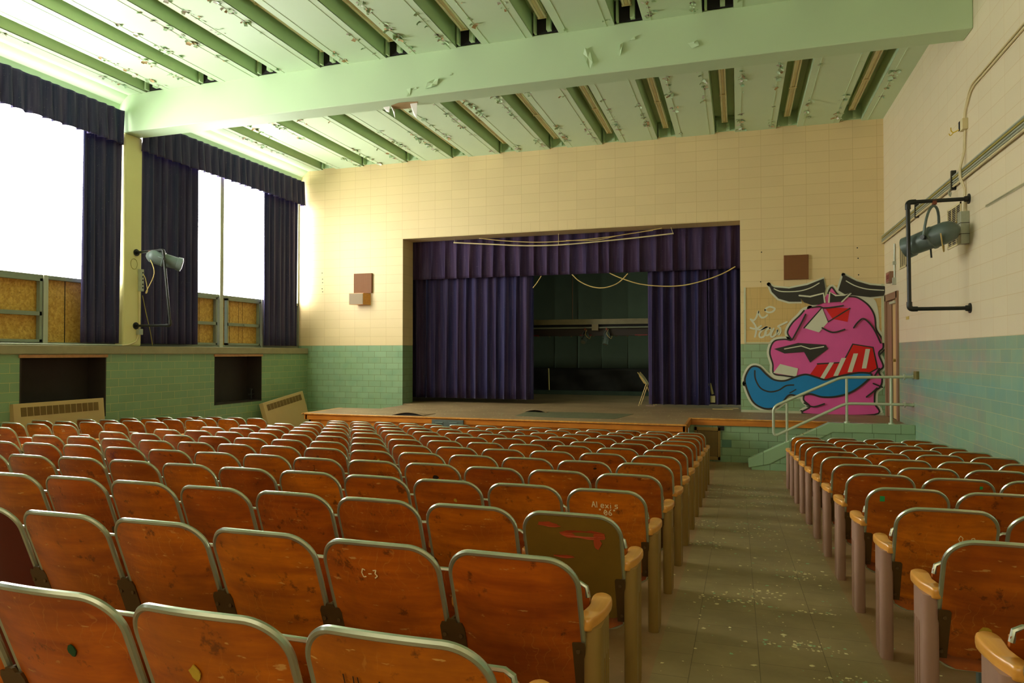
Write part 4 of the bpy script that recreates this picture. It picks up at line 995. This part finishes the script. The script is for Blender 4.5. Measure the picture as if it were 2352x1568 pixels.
per = [(0, i) for i in range(nx)]+[(j, nx) for j in range(nz)]+[(nz, i) for i in range(nx, 0, -1)]+[(j, 0) for j in range(nz, 0, -1)]
for k in range(len(per)):
    p, q_ = per[k], per[(k+1) % len(per)]
    m._f([a[p[0]][p[1]], a[q_[0]][q_[1]], b[q_[0]][q_[1]], b[p[0]][p[1]]])
p_back = m.build('backrest', M['seatwood'], root0, True, world=False)
def zz_(x, z): return z+.010*(1-(x/HWd)**2)*max(0, (z-ZB)/(ZT-ZB))
pts = []
for j in range(0, 15): z = .40+(ZT-RC-.40)*j/14; pts.append((-HWd, back_y(-HWd, z), z))
for j in range(1, 12): t = math.pi/2*j/12; x = -(HWd-RC+RC*math.cos(t)); z = ZT-RC+RC*math.sin(t); pts.append((x, back_y(x, z), zz_(x, z)))
for j in range(13): x = -(HWd-RC)+2*(HWd-RC)*j/12; pts.append((x, back_y(x, ZT), zz_(x, ZT)))
pts += [(-x, y, z) for x, y, z in pts[:26][::-1]]
m = MB(); m.tube(pts, .0095, 8); p_rim = m.build('rim', M['alu'], p_back, True, world=False)
# folded-up seat
def seat_y(z): return .112+(z-.22)*.03
m = MB(); SB0, ST0, sw = .215, .60, .196
def seatmesh(off):
    g = []
    for j in range(17):
        t = j/16; z = SB0+(ST0-SB0)*t
        rb, rt = .07, .03
        if z < SB0+rb: d = SB0+rb-z; hw = sw-rb+math.sqrt(max(0, rb*rb-d*d))
        elif z > ST0-rt: d = z-(ST0-rt); hw = sw-rt+math.sqrt(max(0, rt*rt-d*d))
        else: hw = sw
        row = [m.bm.verts.new((hw*(2*i/10-1), seat_y(z)+off+.012*math.sin(t*math.pi), z)) for i in range(11)]
        g.append(row)
    for j in range(16):
        for i in range(10): m._f([g[j][i], g[j][i+1], g[j+1][i+1], g[j+1][i]])
    return g
a = seatmesh(-.009); b = seatmesh(.009)
per = [(0, i) for i in range(10)]+[(j, 10) for j in range(16)]+[(16, i) for i in range(10, 0, -1)]+[(j, 0) for j in range(16, 0, -1)]
for k in range(len(per)):
    p, q_ = per[k], per[(k+1) % len(per)]; m._f([a[p[0]][p[1]], a[q_[0]][q_[1]], b[q_[0]][q_[1]], b[p[0]][p[1]]])
p_seat = m.build('seat', M['seatwood'], root0, True, world=False)
m = MB(); m.tube([(-sw+.005, seat_y(.57), .56), (-sw+.012, seat_y(.60), .592), (-sw+.03, seat_y(.60), .602), (sw-.03, seat_y(.60), .602), (sw-.012, seat_y(.60), .592), (sw-.005, seat_y(.57), .56)], .009, 8)
rb_ = []
for j in range(9): t = math.pi*.5*j/8; rb_.append((-(sw-.07+.07*math.cos(t)), seat_y(SB0)+.0, SB0+.07-.07*math.sin(t)))
rb_ += [(-x, y, z) for x, y, z in rb_[::-1]]
p_srim = m.build('seat_rim', M['alu'], p_seat, True, world=False)
m = MB(); m.tube(rb_, .006, 6); p_srim2 = m.build('seat_rim', M['alu'], p_seat, True, world=False)
# armrest outline (x sideways, + = away from the seat), y forward
def arm_mesh():
    out = [(-.036, -.055), (.0, -.062), (.014, -.03), (.030, .04), (.036, .12), (.036, .17), (.024, .205), (.0, .222), (-.022, .21), (-.030, .18), (-.028, .13), (-.024, .08), (-.030, .03), (-.040, -.02)]
    o = [(v.x, v.y) for v in catmull([(x, y, 0) for x, y in out], 4, True)]
    m = MB(); n = len(o); rings = []
    for z, s_ in ((.508, .86), (.513, .96), (.522, 1), (.536, 1), (.544, .95), (.547, .84)):
        cx, cy = 0, .08
        rings.append([m.bm.verts.new((cx+(x-cx)*s_, cy+(y-cy)*(1-(1-s_)*.35), z)) for x, y in o])
    for a_, b_ in zip(rings, rings[1:]):
        for i in range(n): m._f([a_[i], a_[(i+1) % n], b_[(i+1) % n], b_[i]])
    for rr_, rev in ((rings[0], True), (rings[-1], False)):
        tri = tessellate_polygon([[Vector((v.co.x, v.co.y, 0)) for v in rr_]])
        for t in tri: m._f([rr_[i] for i in t])
    return m
p_arm = arm_mesh().build('armrest', M['armwood'], root0, True, world=False)
p_arm.location = (HP, .035, 0); p_arm.scale = (1, .9, 1)
def std_mesh(end, side):
    m = MB()
    if end:
        # rounded oblong section with flutes on the aisle face
        o = []
        hw, d0, d1 = .027, -.005, .165
        for k in range(9): t = math.pi*k/8; o.append((hw*math.cos(t+math.pi)*-1 if False else -hw*math.cos(t), d0+.02-.022*math.sin(t)))
        o = [(x, y) for x, y in o]
        fl = []
        yv = d0+.03
        for k in range(3):
            fl += [(hw, yv+.028), (hw-.013, yv+.034), (hw-.013, yv+.044), (hw, yv+.05)]; yv += .034
        o += fl+[(hw, d1-.02), (hw*.5, d1), (-hw*.5, d1), (-hw, d1-.02)]
        zt_ = .515; zs_ = [0, .06, .37, .40, zt_]
        n = len(o); rings = []
        for z in zs_:
            ring = []
            for x, y in o:
                yy_ = y+(.01 if z == 0 else 0)
                xx = hw if (x > hw-.015 and z >= .40 and d0+.03 < y < d1-.02) else x
                ring.append(m.bm.verts.new((side*xx, yy_*(1 if z > 0 else .9), z)))
            rings.append(ring)
        for a_, b_ in zip(rings, rings[1:]):
            for i in range(n): m._f([a_[i], a_[(i+1) % n], b_[(i+1) % n], b_[i]])
        for rr_ in (rings[0], rings[-1]):
            for t in tessellate_polygon([[Vector((v.co.x, v.co.y, 0)) for v in rr_]]): m._f([rr_[i] for i in t])
    else:
        m.prism([(.05, 0), (.17, 0), (.165, .03), (.155, .3), (.16, .505), (.055, .505), (.055, .3), (.055, .03)], 0, -.013, .013)
        m.box(-.022, .022, -.01, .17, 0, .012)
    return m
p_mid = std_mesh(False, 1).build('standard', M['post_tan'], root0, world=False); p_mid.location = (HP, 0, 0)
p_endR = std_mesh(True, 1).build('standard', M['post_tan'], root0, True, world=False); p_endR.location = (HP+.006, 0, 0)
p_endL = std_mesh(True, -1).build('standard', M['post_mauve'], root0, True, world=False); p_endL.location = (-HP-.006, 0, 0)
p_midm = std_mesh(False, 1).build('standard', M['post_mauve'], root0, world=False); p_midm.location = (HP, 0, 0)
def bracket_mesh(end=0):
    """folded steel hinge plates behind the backs; end = +1/-1 keeps only the half on that seat's side"""
    m = MB()
    def yb(z): return back_y(HWd, z)-.018
    for sx in (-1, 1):
        if end and sx != -end: continue
        pts = [(sx*.004, .26), (sx*.038, .26), (sx*.042, .27), (sx*.042, .468), (sx*.034, .485), (sx*.018, .485), (sx*.012, .497), (sx*.004, .497)]
        if end: pts = [(sx*.014, .27), (sx*.056, .27), (sx*.056, .462), (sx*.050, .47), (sx*.014, .47)]
        lo = [m.bm.verts.new((x, yb(z), z)) for x, z in pts]; hi = [m.bm.verts.new((x, yb(z)+.010, z)) for x, z in pts]
        n = len(pts)
        for i in range(n): m._f([lo[i], lo[(i+1) % n], hi[(i+1) % n], hi[i]])
        for t in tessellate_polygon([[Vector((p[0], p[1], 0)) for p in pts]]): m._f([lo[i] for i in t]); m._f([hi[i] for i in t])
        for z in (.30, .44): xx = sx*(.028 if not end else .035); m.cyl((xx, yb(z)-.006, z), (xx, yb(z)+.002, z), .007, 8)
    if not end:
        P_ = [(yb(.26)+.0, .26), (yb(.26)+.05, .26), (yb(.497)+.05, .497), (yb(.497)+.0, .497)]
        m.prism(P_, 0, -.0045, .0045)
    return m
p_br = bracket_mesh().build('hinge_bracket', M['bracket'], root0, world=False); p_br.location = (HP, 0, 0)
p_brL = bracket_mesh().build('hinge_bracket', M['bracket'], root0, world=False); p_brL.location = (-HP, 0, 0)
p_bre = bracket_mesh(1).build('hinge_bracket', M['bracket'], root0, world=False); p_bre.location = (HP, 0, 0)
p_breL = bracket_mesh(-1).build('hinge_bracket', M['bracket'], root0, world=False); p_breL.location = (-HP, 0, 0)
p_armL = p_arm.copy(); COL.objects.link(p_armL); p_armL.location = (-HP, .035, 0); p_armL.scale = (-1, .9, 1)
p_amid = p_arm.copy(); COL.objects.link(p_amid); p_amid.location = (HP, .085, 0); p_amid.scale = (.72, .72, 1)
p_amidL = p_arm.copy(); COL.objects.link(p_amidL); p_amidL.location = (-HP, .085, 0); p_amidL.scale = (-.72, .72, 1)
first = [True]
PRE = dict(back=p_back, rim=p_rim, seat=p_seat, srim=p_srim)
allp = [p_bre, p_breL, p_amid, p_amidL, p_srim2, p_back, p_rim, p_seat, p_srim, p_arm, p_mid, p_endR, p_endL, p_midm, p_br, p_brL, p_armL]
def cp(o, parent, sgn=1):
    c = o.copy(); COL.objects.link(c); c.parent = parent
    return c
def make_seat(x, y, lab, group, kind):
    """kind: dict(side, end, block)"""
    r = bpy.data.objects.new('auditorium_seat', None); COL.objects.link(r); r.empty_display_size = .05
    r.location = (x, y, FLOOR(y)); tag(r, lab, 'seat', group)
    b = cp(p_back, r); b.rotation_euler = (R.uniform(-.012, .012), 0, R.uniform(-.006, .006)); cp(p_rim, b)
    s = cp(p_seat, r); s.location = (0, R.uniform(-.004, .012), 0); cp(p_srim, s); cp(p_srim2, s)
    if kind['side'] > 0:
        cp(p_arm if kind['end'] else p_amid, r); cp(p_endR if kind['end'] else (p_midm if kind['mauve'] else p_mid), r); cp(p_bre if kind['end'] else p_br, r)
    else:
        cp(p_armL if kind['end'] else p_amidL, r); cp(p_breL if kind['end'] else p_brL, r)
        if kind['end']: cp(p_endL, r)
        else: cp(p_midm, r).location = (-HP, 0, 0)
    if kind.get('both'):
        sgn = -kind['side']
        e = cp(p_endL if sgn < 0 else p_endR, r)
        e.material_slots[0].link = 'OBJECT'; e.material_slots[0].material = M['post_tan'] if kind['side'] > 0 else M['post_mauve']
        cp(p_armL if sgn < 0 else p_arm, r); cp(p_breL if sgn < 0 else p_bre, r)
    return r, b
Y10 = -10.77; DYR = .7711
RI = [None, 1.12, 2.06, 3.02, 4.02, 4.95, 5.94, 6.94, 7.92, 8.93, 9.93, 10.97, 12, 13]
def rowy(n): return Y10+DYR*(10-RI[n])
SE = {}
words = ['', 'front', 'second', 'third', 'fourth', 'fifth', 'sixth', 'seventh', 'eighth', 'ninth', 'tenth', 'eleventh', 'twelfth', 'thirteenth']
for n in range(1, 14):
    y = rowy(n)
    for j in range(14):
        x = -3.2435-PITCH*j
        if not any(vis((x+dx, y-.08, FLOOR(y)+z), 260) for dx in (-.2, 0, .2) for z in (.35, .72)): continue
        who = 'on the centre aisle' if j == 0 else ('%s from the centre aisle' % ordn[j] if j < 13 else 'at the far left end')
        lab = 'scratched plywood seat, %s, %s row of the wide middle block' % (who, words[n])
        SE['M', n, j] = make_seat(x, y, lab, 'seats of the wide middle block', dict(side=1, end=j == 0, mauve=False, both=(j == 13)))
for n in range(1, 9):
    y = rowy(n)
    for j in range(4):
        x = -10.69-.44*j
        if not any(vis((x+dx, y-.08, FLOOR(y)+z), 20) for dx in (-.2, 0, .2) for z in (.35, .72)): continue
        lab = 'plywood seat, %s from the windows, %s row of the narrow left block' % (['fourth', 'third', 'second', 'first'][j], words[n])
        SE['L', n, j] = make_seat(x, y, lab, 'seats of the narrow left block', dict(side=1, end=j == 0, mauve=False, both=(j == 3)))
YR0 = -10.75
for n in range(1, 13):
    y = YR0+DYR*(10-RI[n])
    for j in range(4):
        x = -1.688+PITCH*j
        if not any(vis((x+dx, y-.0, FLOOR(y)+z), 260) for dx in (-.25, 0, .2) for z in (.35, .72)): continue
        lab = 'plywood seat, %s, %s row of the right block' % ('on the aisle with mauve post' if j == 0 else '%s from the aisle' % ordn[j], words[n])
        SE['R', n, j] = make_seat(x, y, lab, 'seats of the right block', dict(side=-1, end=j == 0, mauve=True, both=False))
for o in allp: bpy.data.objects.remove(o)
bpy.data.objects.remove(root0)

# marks on individual seats
def on_back(b, name, mat, pts2, off=-.0085, label=None):
    """flat shape on the rear face of a backrest, pts2 in (x,z)"""
    m = MB(); lo = [m.bm.verts.new((x, back_y(x, z, off), z)) for x, z in pts2]; hi = [m.bm.verts.new((x, back_y(x, z, -.0058), z)) for x, z in pts2]
    n = len(pts2)
    for i in range(n): m._f([lo[i], lo[(i+1) % n], hi[(i+1) % n], hi[i]])
    for t in tessellate_polygon([[Vector((p[0], p[1], 0)) for p in pts2]]): m._f([lo[i] for i in t]); m._f([hi[i] for i in t][::-1])
    o = m.build(name, mat, b, world=False)
    if label: o['label'] = label
    return o
def ragged(cx, cz, rx, rz, seed, n=11):
    rr = random.Random(seed); return [(cx+rx*math.cos(6.283*k/n)*rr.uniform(.6, 1.15), cz+rz*math.sin(6.283*k/n)*rr.uniform(.6, 1.15)) for k in range(n)]
def repaint(key, mat, lab):
    r, b = SE[key]; b.material_slots[0].link = 'OBJECT'; b.material_slots[0].material = mat; r['label'] = lab
def scribble(b, name, mat, strokes, cx, cz, s, w=.0035):
    m = MB()
    for st in strokes:
        P_ = [(cx+x*s, cz+z*s) for x, z in st]
        for p, q_ in zip(P_, P_[1:]):
            d = Vector((q_[0]-p[0], q_[1]-p[1])); 
            if d.length < 1e-6: continue
            d.normalize(); nrm = Vector((-d.y, d.x))*w/2
            c4 = [(p[0]+nrm.x, p[1]+nrm.y), (q_[0]+nrm.x, q_[1]+nrm.y), (q_[0]-nrm.x, q_[1]-nrm.y), (p[0]-nrm.x, p[1]-nrm.y)]
            m._f([m.bm.verts.new((x, back_y(x, z, -.0082), z)) for x, z in c4])
    return m.build(name, mat, b, world=False, recalc=False)
GL = {'A': [[(0, 0), (.3, 1), (.6, 0)], [(.1, .4), (.5, .4)]], 'l': [[(.1, 0), (.1, 1)]], 'e': [[(.0, .3), (.5, .35), (.4, .65), (.1, .6), (0, .2), (.2, 0), (.5, .1)]], 'x': [[(0, 0), (.5, .6)], [(0, .6), (.5, 0)]], 'i': [[(.1, 0), (.1, .6)], [(.1, .8), (.12, .85)]],
      's': [[(.5, .6), (.1, .6), (.1, .35), (.45, .3), (.4, .02), (0, 0)]], '"': [[(.05, .75), (.1, 1)], [(.2, .75), (.25, 1)]], '0': [[(.25, 0), (0, .4), (.2, .9), (.5, .6), (.45, .1), (.25, 0)], [(0, .2), (.5, .7)]], '6': [[(.45, 1), (.1, .6), (0, .2), (.25, 0), (.5, .2), (.3, .5), (.05, .35)]],
      'C': [[(.5, .85), (.2, 1), (0, .5), (.15, 0), (.5, .1)]], '-': [[(.1, .45), (.5, .5)]], '3': [[(0, .9), (.4, 1), (.2, .55), (.45, .3), (.1, 0)]], 'H': [[(0, 0), (0, 1)], [(.45, 0), (.5, 1)], [(0, .5), (.45, .5)]],
      'J': [[(.1, 1), (.5, 1)], [(.35, 1), (.3, .1), (.1, 0), (0, .2)]], 'D': [[(0, 0), (0, 1), (.5, .6), (.4, .15), (0, 0)]], 'O': [[(.25, 0), (0, .4), (.2, .9), (.5, .6), (.45, .1), (.25, 0)]], 'L': [[(0, 1), (0, 0), (.45, 0)]], 'N': [[(0, 0), (.05, 1), (.45, 0), (.5, 1)]], 'T': [[(0, 1), (.6, 1)], [(.3, 1), (.25, 0)]]}
def write(key, txt, cx, cz, s, mat, w=.0035, lab=None):
    if key not in SE: return
    r, b = SE[key]; st = []; x0 = -len(txt)*.35
    for ch in txt:
        for g in GL.get(ch, []): st.append([(x0+x, z) for x, z in g])
        x0 += .72
    scribble(b, 'scratched_writing', mat, st, cx, cz, s, w)
    if lab: r['label'] = lab
write(('M', 10, 0), 'Alexis', .0, .655, .033, M['chalk'], .0045, 'middle block aisle seat, tenth row, with pale writing Alexis on its back')
write(('M', 10, 0), '"06"', .015, .615, .034, M['chalk'], .0045)
write(('M', 12, 1), 'C-3', -.02, .63, .03, M['chalk'], .004, 'seat second from the centre aisle, twelfth row, with C-3 scratched in')
write(('M', 13, 0), 'HLANN', -.02, .60, .05, M['inkblack'], .003)
write(('M', 9, 5), 'J', .0, .66, .04, M['inkblack'], .003)
write(('M', 5, 3), 'sJx', .02, .68, .035, M['inkblack'], .004)
write(('L', 6, 0), 'JA', .02, .66, .035, M['chalk'], .004)
write(('M', 9, 9), 'OC', -.08, .66, .05, plain('purple_pen', (110, 50, 90), .6), .005)
write(('R', 10, 0), 'OIe', .08, .60, .035, M['chalk'], .0035)
if ('M', 11, 0) in SE:
    repaint(('M', 11, 0), M['olive_paint'], 'olive painted seat back with worn red patches, on the centre aisle, eleventh row')
    b = SE['M', 11, 0][1]
    on_back(b, 'worn_patch', M['redpaint'], ragged(.06, .665, .11, .022, 3, 17), label='worn red patch')
    on_back(b, 'worn_patch', M['redpaint'], ragged(-.09, .70, .06, .012, 4, 13), label='worn red patch')
    on_back(b, 'worn_patch', M['redpaint'], ragged(.11, .63, .018, .03, 6, 9), label='worn red patch')
    on_back(b, 'worn_patch', M['redpaint'], ragged(-.03, .56, .045, .008, 5, 9), label='worn red patch')
if ('M', 12, 5) in SE: repaint(('M', 12, 5), M['darkred'], 'dark red seat back at the left frame edge, twelfth row, middle block')
sp_ = [(('M', 13, 1), 'sticker', -.03, .60, .018, .020, 'yellow sticker remnant'), (('R', 9, 0), 'greentape', -.13, .685, .012, .016, 'green tape'), (('R', 8, 1), 'greentape', .12, .70, .009, .010, 'green tape'),
       (('R', 11, 0), 'sticker', -.06, .40, .022, .026, 'yellow sticker remnant'), (('M', 9, 3), 'inkblack', .04, .66, .022, .018, 'black blotch'), (('M', 9, 3), 'redpaint', .09, .65, .014, .009, 'red sticker'),
       (('M', 8, 1), 'inkblack', .09, .70, .014, .008, 'black blotch'), (('M', 10, 2), 'sticker', .06, .64, .010, .012, 'yellow sticker remnant'), (('M', 8, 5), 'sticker', .08, .68, .010, .010, 'yellow sticker remnant'),
       (('L', 6, 1), 'chalk', .08, .70, .012, .006, 'white sticker'), (('L', 7, 0), 'chalk', .0, .66, .016, .008, 'white sticker'), (('M', 7, 4), 'redpaint', .06, .70, .014, .007, 'red sticker'), (('R', 5, 1), 'redpaint', .0, .715, .02, .007, 'red smear'),
       (('R', 7, 1), 'redpaint', .02, .70, .012, .012, 'red smear'), (('M', 13, 2), 'inkgreen', .06, .60, .012, .016, 'green ink mark'), (('L', 4, 1), 'redpaint', -.02, .71, .02, .006, 'red sticker')]
for i, (key, mt, cx, cz, rx, rz, lb) in enumerate(sp_):
    if key in SE: on_back(SE[key][1], 'tape' if mt == 'greentape' else 'sticker', M[mt], ragged(cx, cz, rx, rz, 50+i, 9) if mt != 'greentape' else [(cx-rx, cz-rz), (cx+rx, cz-rz*.9), (cx+rx*.9, cz+rz), (cx-rx, cz+rz)], label=lb)
m = MB(); p = Vector((-1.62, -11.05, FLOOR(-11.05))); m.cyl(p, p+Vector((0, 0, .2)), .035, 12); m.box(p.x-.05, p.x+.05, p.y-.04, p.y+.04, p.z+.18, p.z+.27); m.tube([p+Vector((-.04, 0, .21)), p+Vector((-.16, -.05, .20))], .014)
tag(m.build('floor_junction_post', M['grey_metal']), 'stubby grey metal electrical post on floor under the right block seats', 'electrical post')

# ------------------------------------------------------------------ loose paint
def flake(m, c, s, up, mi, rr, curl=True):
    n = rr.randint(4, 6); a0 = rr.random()*6.28; pts = []
    for k in range(n):
        t = a0+6.283*k/n; q_ = s*rr.uniform(.5, 1.2)
        pts.append((c[0]+q_*math.cos(t)*rr.uniform(.6, 1.3), c[1]+q_*math.sin(t), c[2]+(up*rr.uniform(0, 1)*s if curl else up*s*rr.uniform(0, .25))))
    m.mi = mi; m._f([m.bm.verts.new(p) for p in pts])
rr = random.Random(12)
m = MB()
for i in range(1000):
    y = -14+rr.random()**.8*13.5*1.0; y = rr.uniform(-13.8, -2.4); x = rr.gauss(-2.4, .38)
    if rr.random() < .25: x = rr.uniform(-3.6, -1.2)
    x = max(-3.9, min(-.2, x)); s = rr.choice((.003, .004, .005, .006, .009, .014)) * (1 if rr.random() < .95 else 1.6)
    if y > -2.4: continue
    flake(m, (x, y, FLOOR(y)+.0015), s, .12, rr.choice((0, 0, 0, 1, 1, 2)), rr, False)
for i in range(46):
    cx = rr.gauss(-2.4, .4); cy = rr.uniform(-13, -3)
    for k in range(26): 
        x, y = rr.gauss(cx, .10), rr.gauss(cy, .035); flake(m, (x, y, FLOOR(y)+.0015), rr.choice((.003, .005, .008, .013)), .15, rr.choice((0, 0, 1)), rr, False)
chipm = [plain('cream_chip', (232, 222, 172), .6), plain('green_chip', (150, 196, 150), .6), plain('tan_chip', (182, 166, 120), .6)]
tag(m.build('paint_chips', chipm, recalc=False), 'fallen cream and green paint chips scattered over the aisle floor', 'paint chips', None, 'stuff')
m = MB()
for i in range(700):
    x = rr.uniform(-9.8, -1.3); y = rr.uniform(-2.7, .4)
    if x > -3.45: y = rr.uniform(-1.5, -.05)
    flake(m, (x, y, SZ+.002), rr.choice((.006, .01, .014, .02)), .15, rr.choice((0, 0, 1, 2)), rr, False)
tag(m.build('stage_debris', chipm, recalc=False), 'paint chips and splinters scattered over the stage deck', 'paint chips', None, 'stuff')
m = MB()
for i, (a, b) in enumerate(SLX):
    for x in (a-.105, b+.105):
        dens = (.55 if i > 6 else 1.0)
        for seg in ((-4.8, -.1), (-9.5, -5.3)):
            y = seg[0]
            while y < seg[1]:
                y += rr.expovariate(1/.04) if rr.random() < .85 else rr.uniform(.1, .4)
                if y > seg[1]: break
                if math.sin(y*2.1+i*1.7+x*3)+rr.uniform(-.7, .7) < .1-.5*dens+.35: continue
                for k in range(rr.randint(1, 3)):
                    s = rr.choice((.014, .022, .03, .045)); cx = x+rr.gauss(0, .022)+(.03 if rr.random() < .3 else 0); cy = y+rr.gauss(0, .02)
                    ang = rr.choice((1, -1)); th = rr.uniform(.3, 1.4); L = s*rr.uniform(.8, 1.9); ph = rr.uniform(-.6, .6)+(0 if rr.random() < .7 else 1.57)
                    d = Vector((math.cos(ph), math.sin(ph), 0))*ang; w_ = Vector((-d.y, d.x, 0))*s*rr.uniform(.5, 1)
                    c0 = Vector((cx, cy, CZ-.002)); pts = []
                    m.mi = rr.choice((0, 0, 0, 1, 2, 3))
                    prev = None
                    for q_ in range(4):
                        t = q_/3; p = c0+d*L*math.sin(t*th)/max(th, .1)*1.0+Vector((0, 0, -L*(1-math.cos(t*th))/th)); ww = w_*(1-.25*t+rr.uniform(-.2, .2))
                        cur = (m.bm.verts.new(p-ww), m.bm.verts.new(p+ww))
                        if prev: m._f([prev[0], prev[1], cur[1], cur[0]])
                        prev = cur
                # bare patch beneath
                if rr.random() < .5: flake(m, (x+rr.gauss(0, .018), y, CZ-.0015), rr.uniform(.02, .05), 0, 4, rr, False)
pm = [plain('flake_green', (186, 214, 170), .6), plain('flake_dark_green', (140, 176, 128), .6), plain('flake_white', (226, 226, 214), .6), plain('flake_tan', (188, 160, 110), .6), plain('bare_substrate', (176, 168, 150), .7, var=.15, scale=30)]  # the darker green goes to flakes at random
tag(m.build('peeling_paint', pm, recalc=False), 'curling flakes of peeling green paint along the ceiling panel joints', 'peeling paint', None, 'stuff')
# peeling on the beam
r = thing('beam_paint_blisters', tuple(PX(1000, 190, Y=-5.22)), 'cracked and lifting paint on the face of the pale green beam', 'peeling paint'); 
def peel(pxs, lift, mat, nm):
    m = MB(); P_ = [PX(*p, Y=-5.217) for p in pxs]; c = sum(P_, Vector())/len(P_); n = len(P_)
    vs = [m.bm.verts.new((p.x, p.y-(lift if i % 2 else lift*.3), p.z)) for i, p in enumerate(P_)]; cv = m.bm.verts.new((c.x, c.y-lift*.6, c.z))
    for i in range(n): m._f([vs[i], vs[(i+1) % n], cv])
    vb = [m.bm.verts.new((p.x, p.y+.002, p.z)) for p in P_]
    for i in range(n//2): m._f([vs[i], vs[i+1], vb[i+1], vb[i]])
    m.build(nm, mat, r, recalc=False)
peel([(978, 204), (985, 192), (1000, 182), (1010, 184), (1005, 195), (994, 203)], .05, M['beam'], 'lifted_flake')
peel([(1340, 125), (1345, 112), (1356, 118), (1362, 145), (1355, 160), (1348, 145)], .04, M['beam'], 'lifted_flake')
peel([(1418, 125), (1425, 105), (1432, 98), (1428, 118), (1424, 130)], .035, M['beam'], 'lifted_flake')
peel([(1447, 93), (1458, 84), (1460, 92)], .03, M['beam'], 'lifted_flake')
peel([(934, 205), (945, 203), (942, 218), (935, 224)], .02, M['beam'], 'lifted_flake')
peel([(1580, 100), (1595, 98), (1602, 92), (1606, 106), (1590, 112)], .03, M['beam'], 'lifted_flake')
peel([(950, 206), (956, 201), (959, 204)], .02, M['beam'], 'lifted_flake')
peel([(1030, 172), (1036, 168), (1040, 171), (1034, 175)], .015, M['beam'], 'lifted_flake')
m = MB(); P_ = [PX(*p, Z=5.628) for p in ((898, 242), (915, 236), (935, 234), (960, 233), (955, 246), (930, 250), (905, 250))]; vs = [m.bm.verts.new(p+Vector((0, 0, -.001))) for p in P_]; m._f(vs); m.build('bare_patch', pm[3], r, recalc=False)
m = MB()
for (ax_, ay), (bx, by), dz in (((898, 243), (908, 252), -.12), ((942, 238), (958, 236), -.22), ((880, 246), (895, 244), -.08)):
    a = PX(ax_, ay, Z=5.628); b = PX(bx, by, Z=5.628)
    g = [a, b, b+Vector((-.02, .03, dz)), a+Vector((.03, .05, dz*.7))]; m._f([m.bm.verts.new(p) for p in g])
m.build('hanging_flake', pm[2], r, recalc=False)
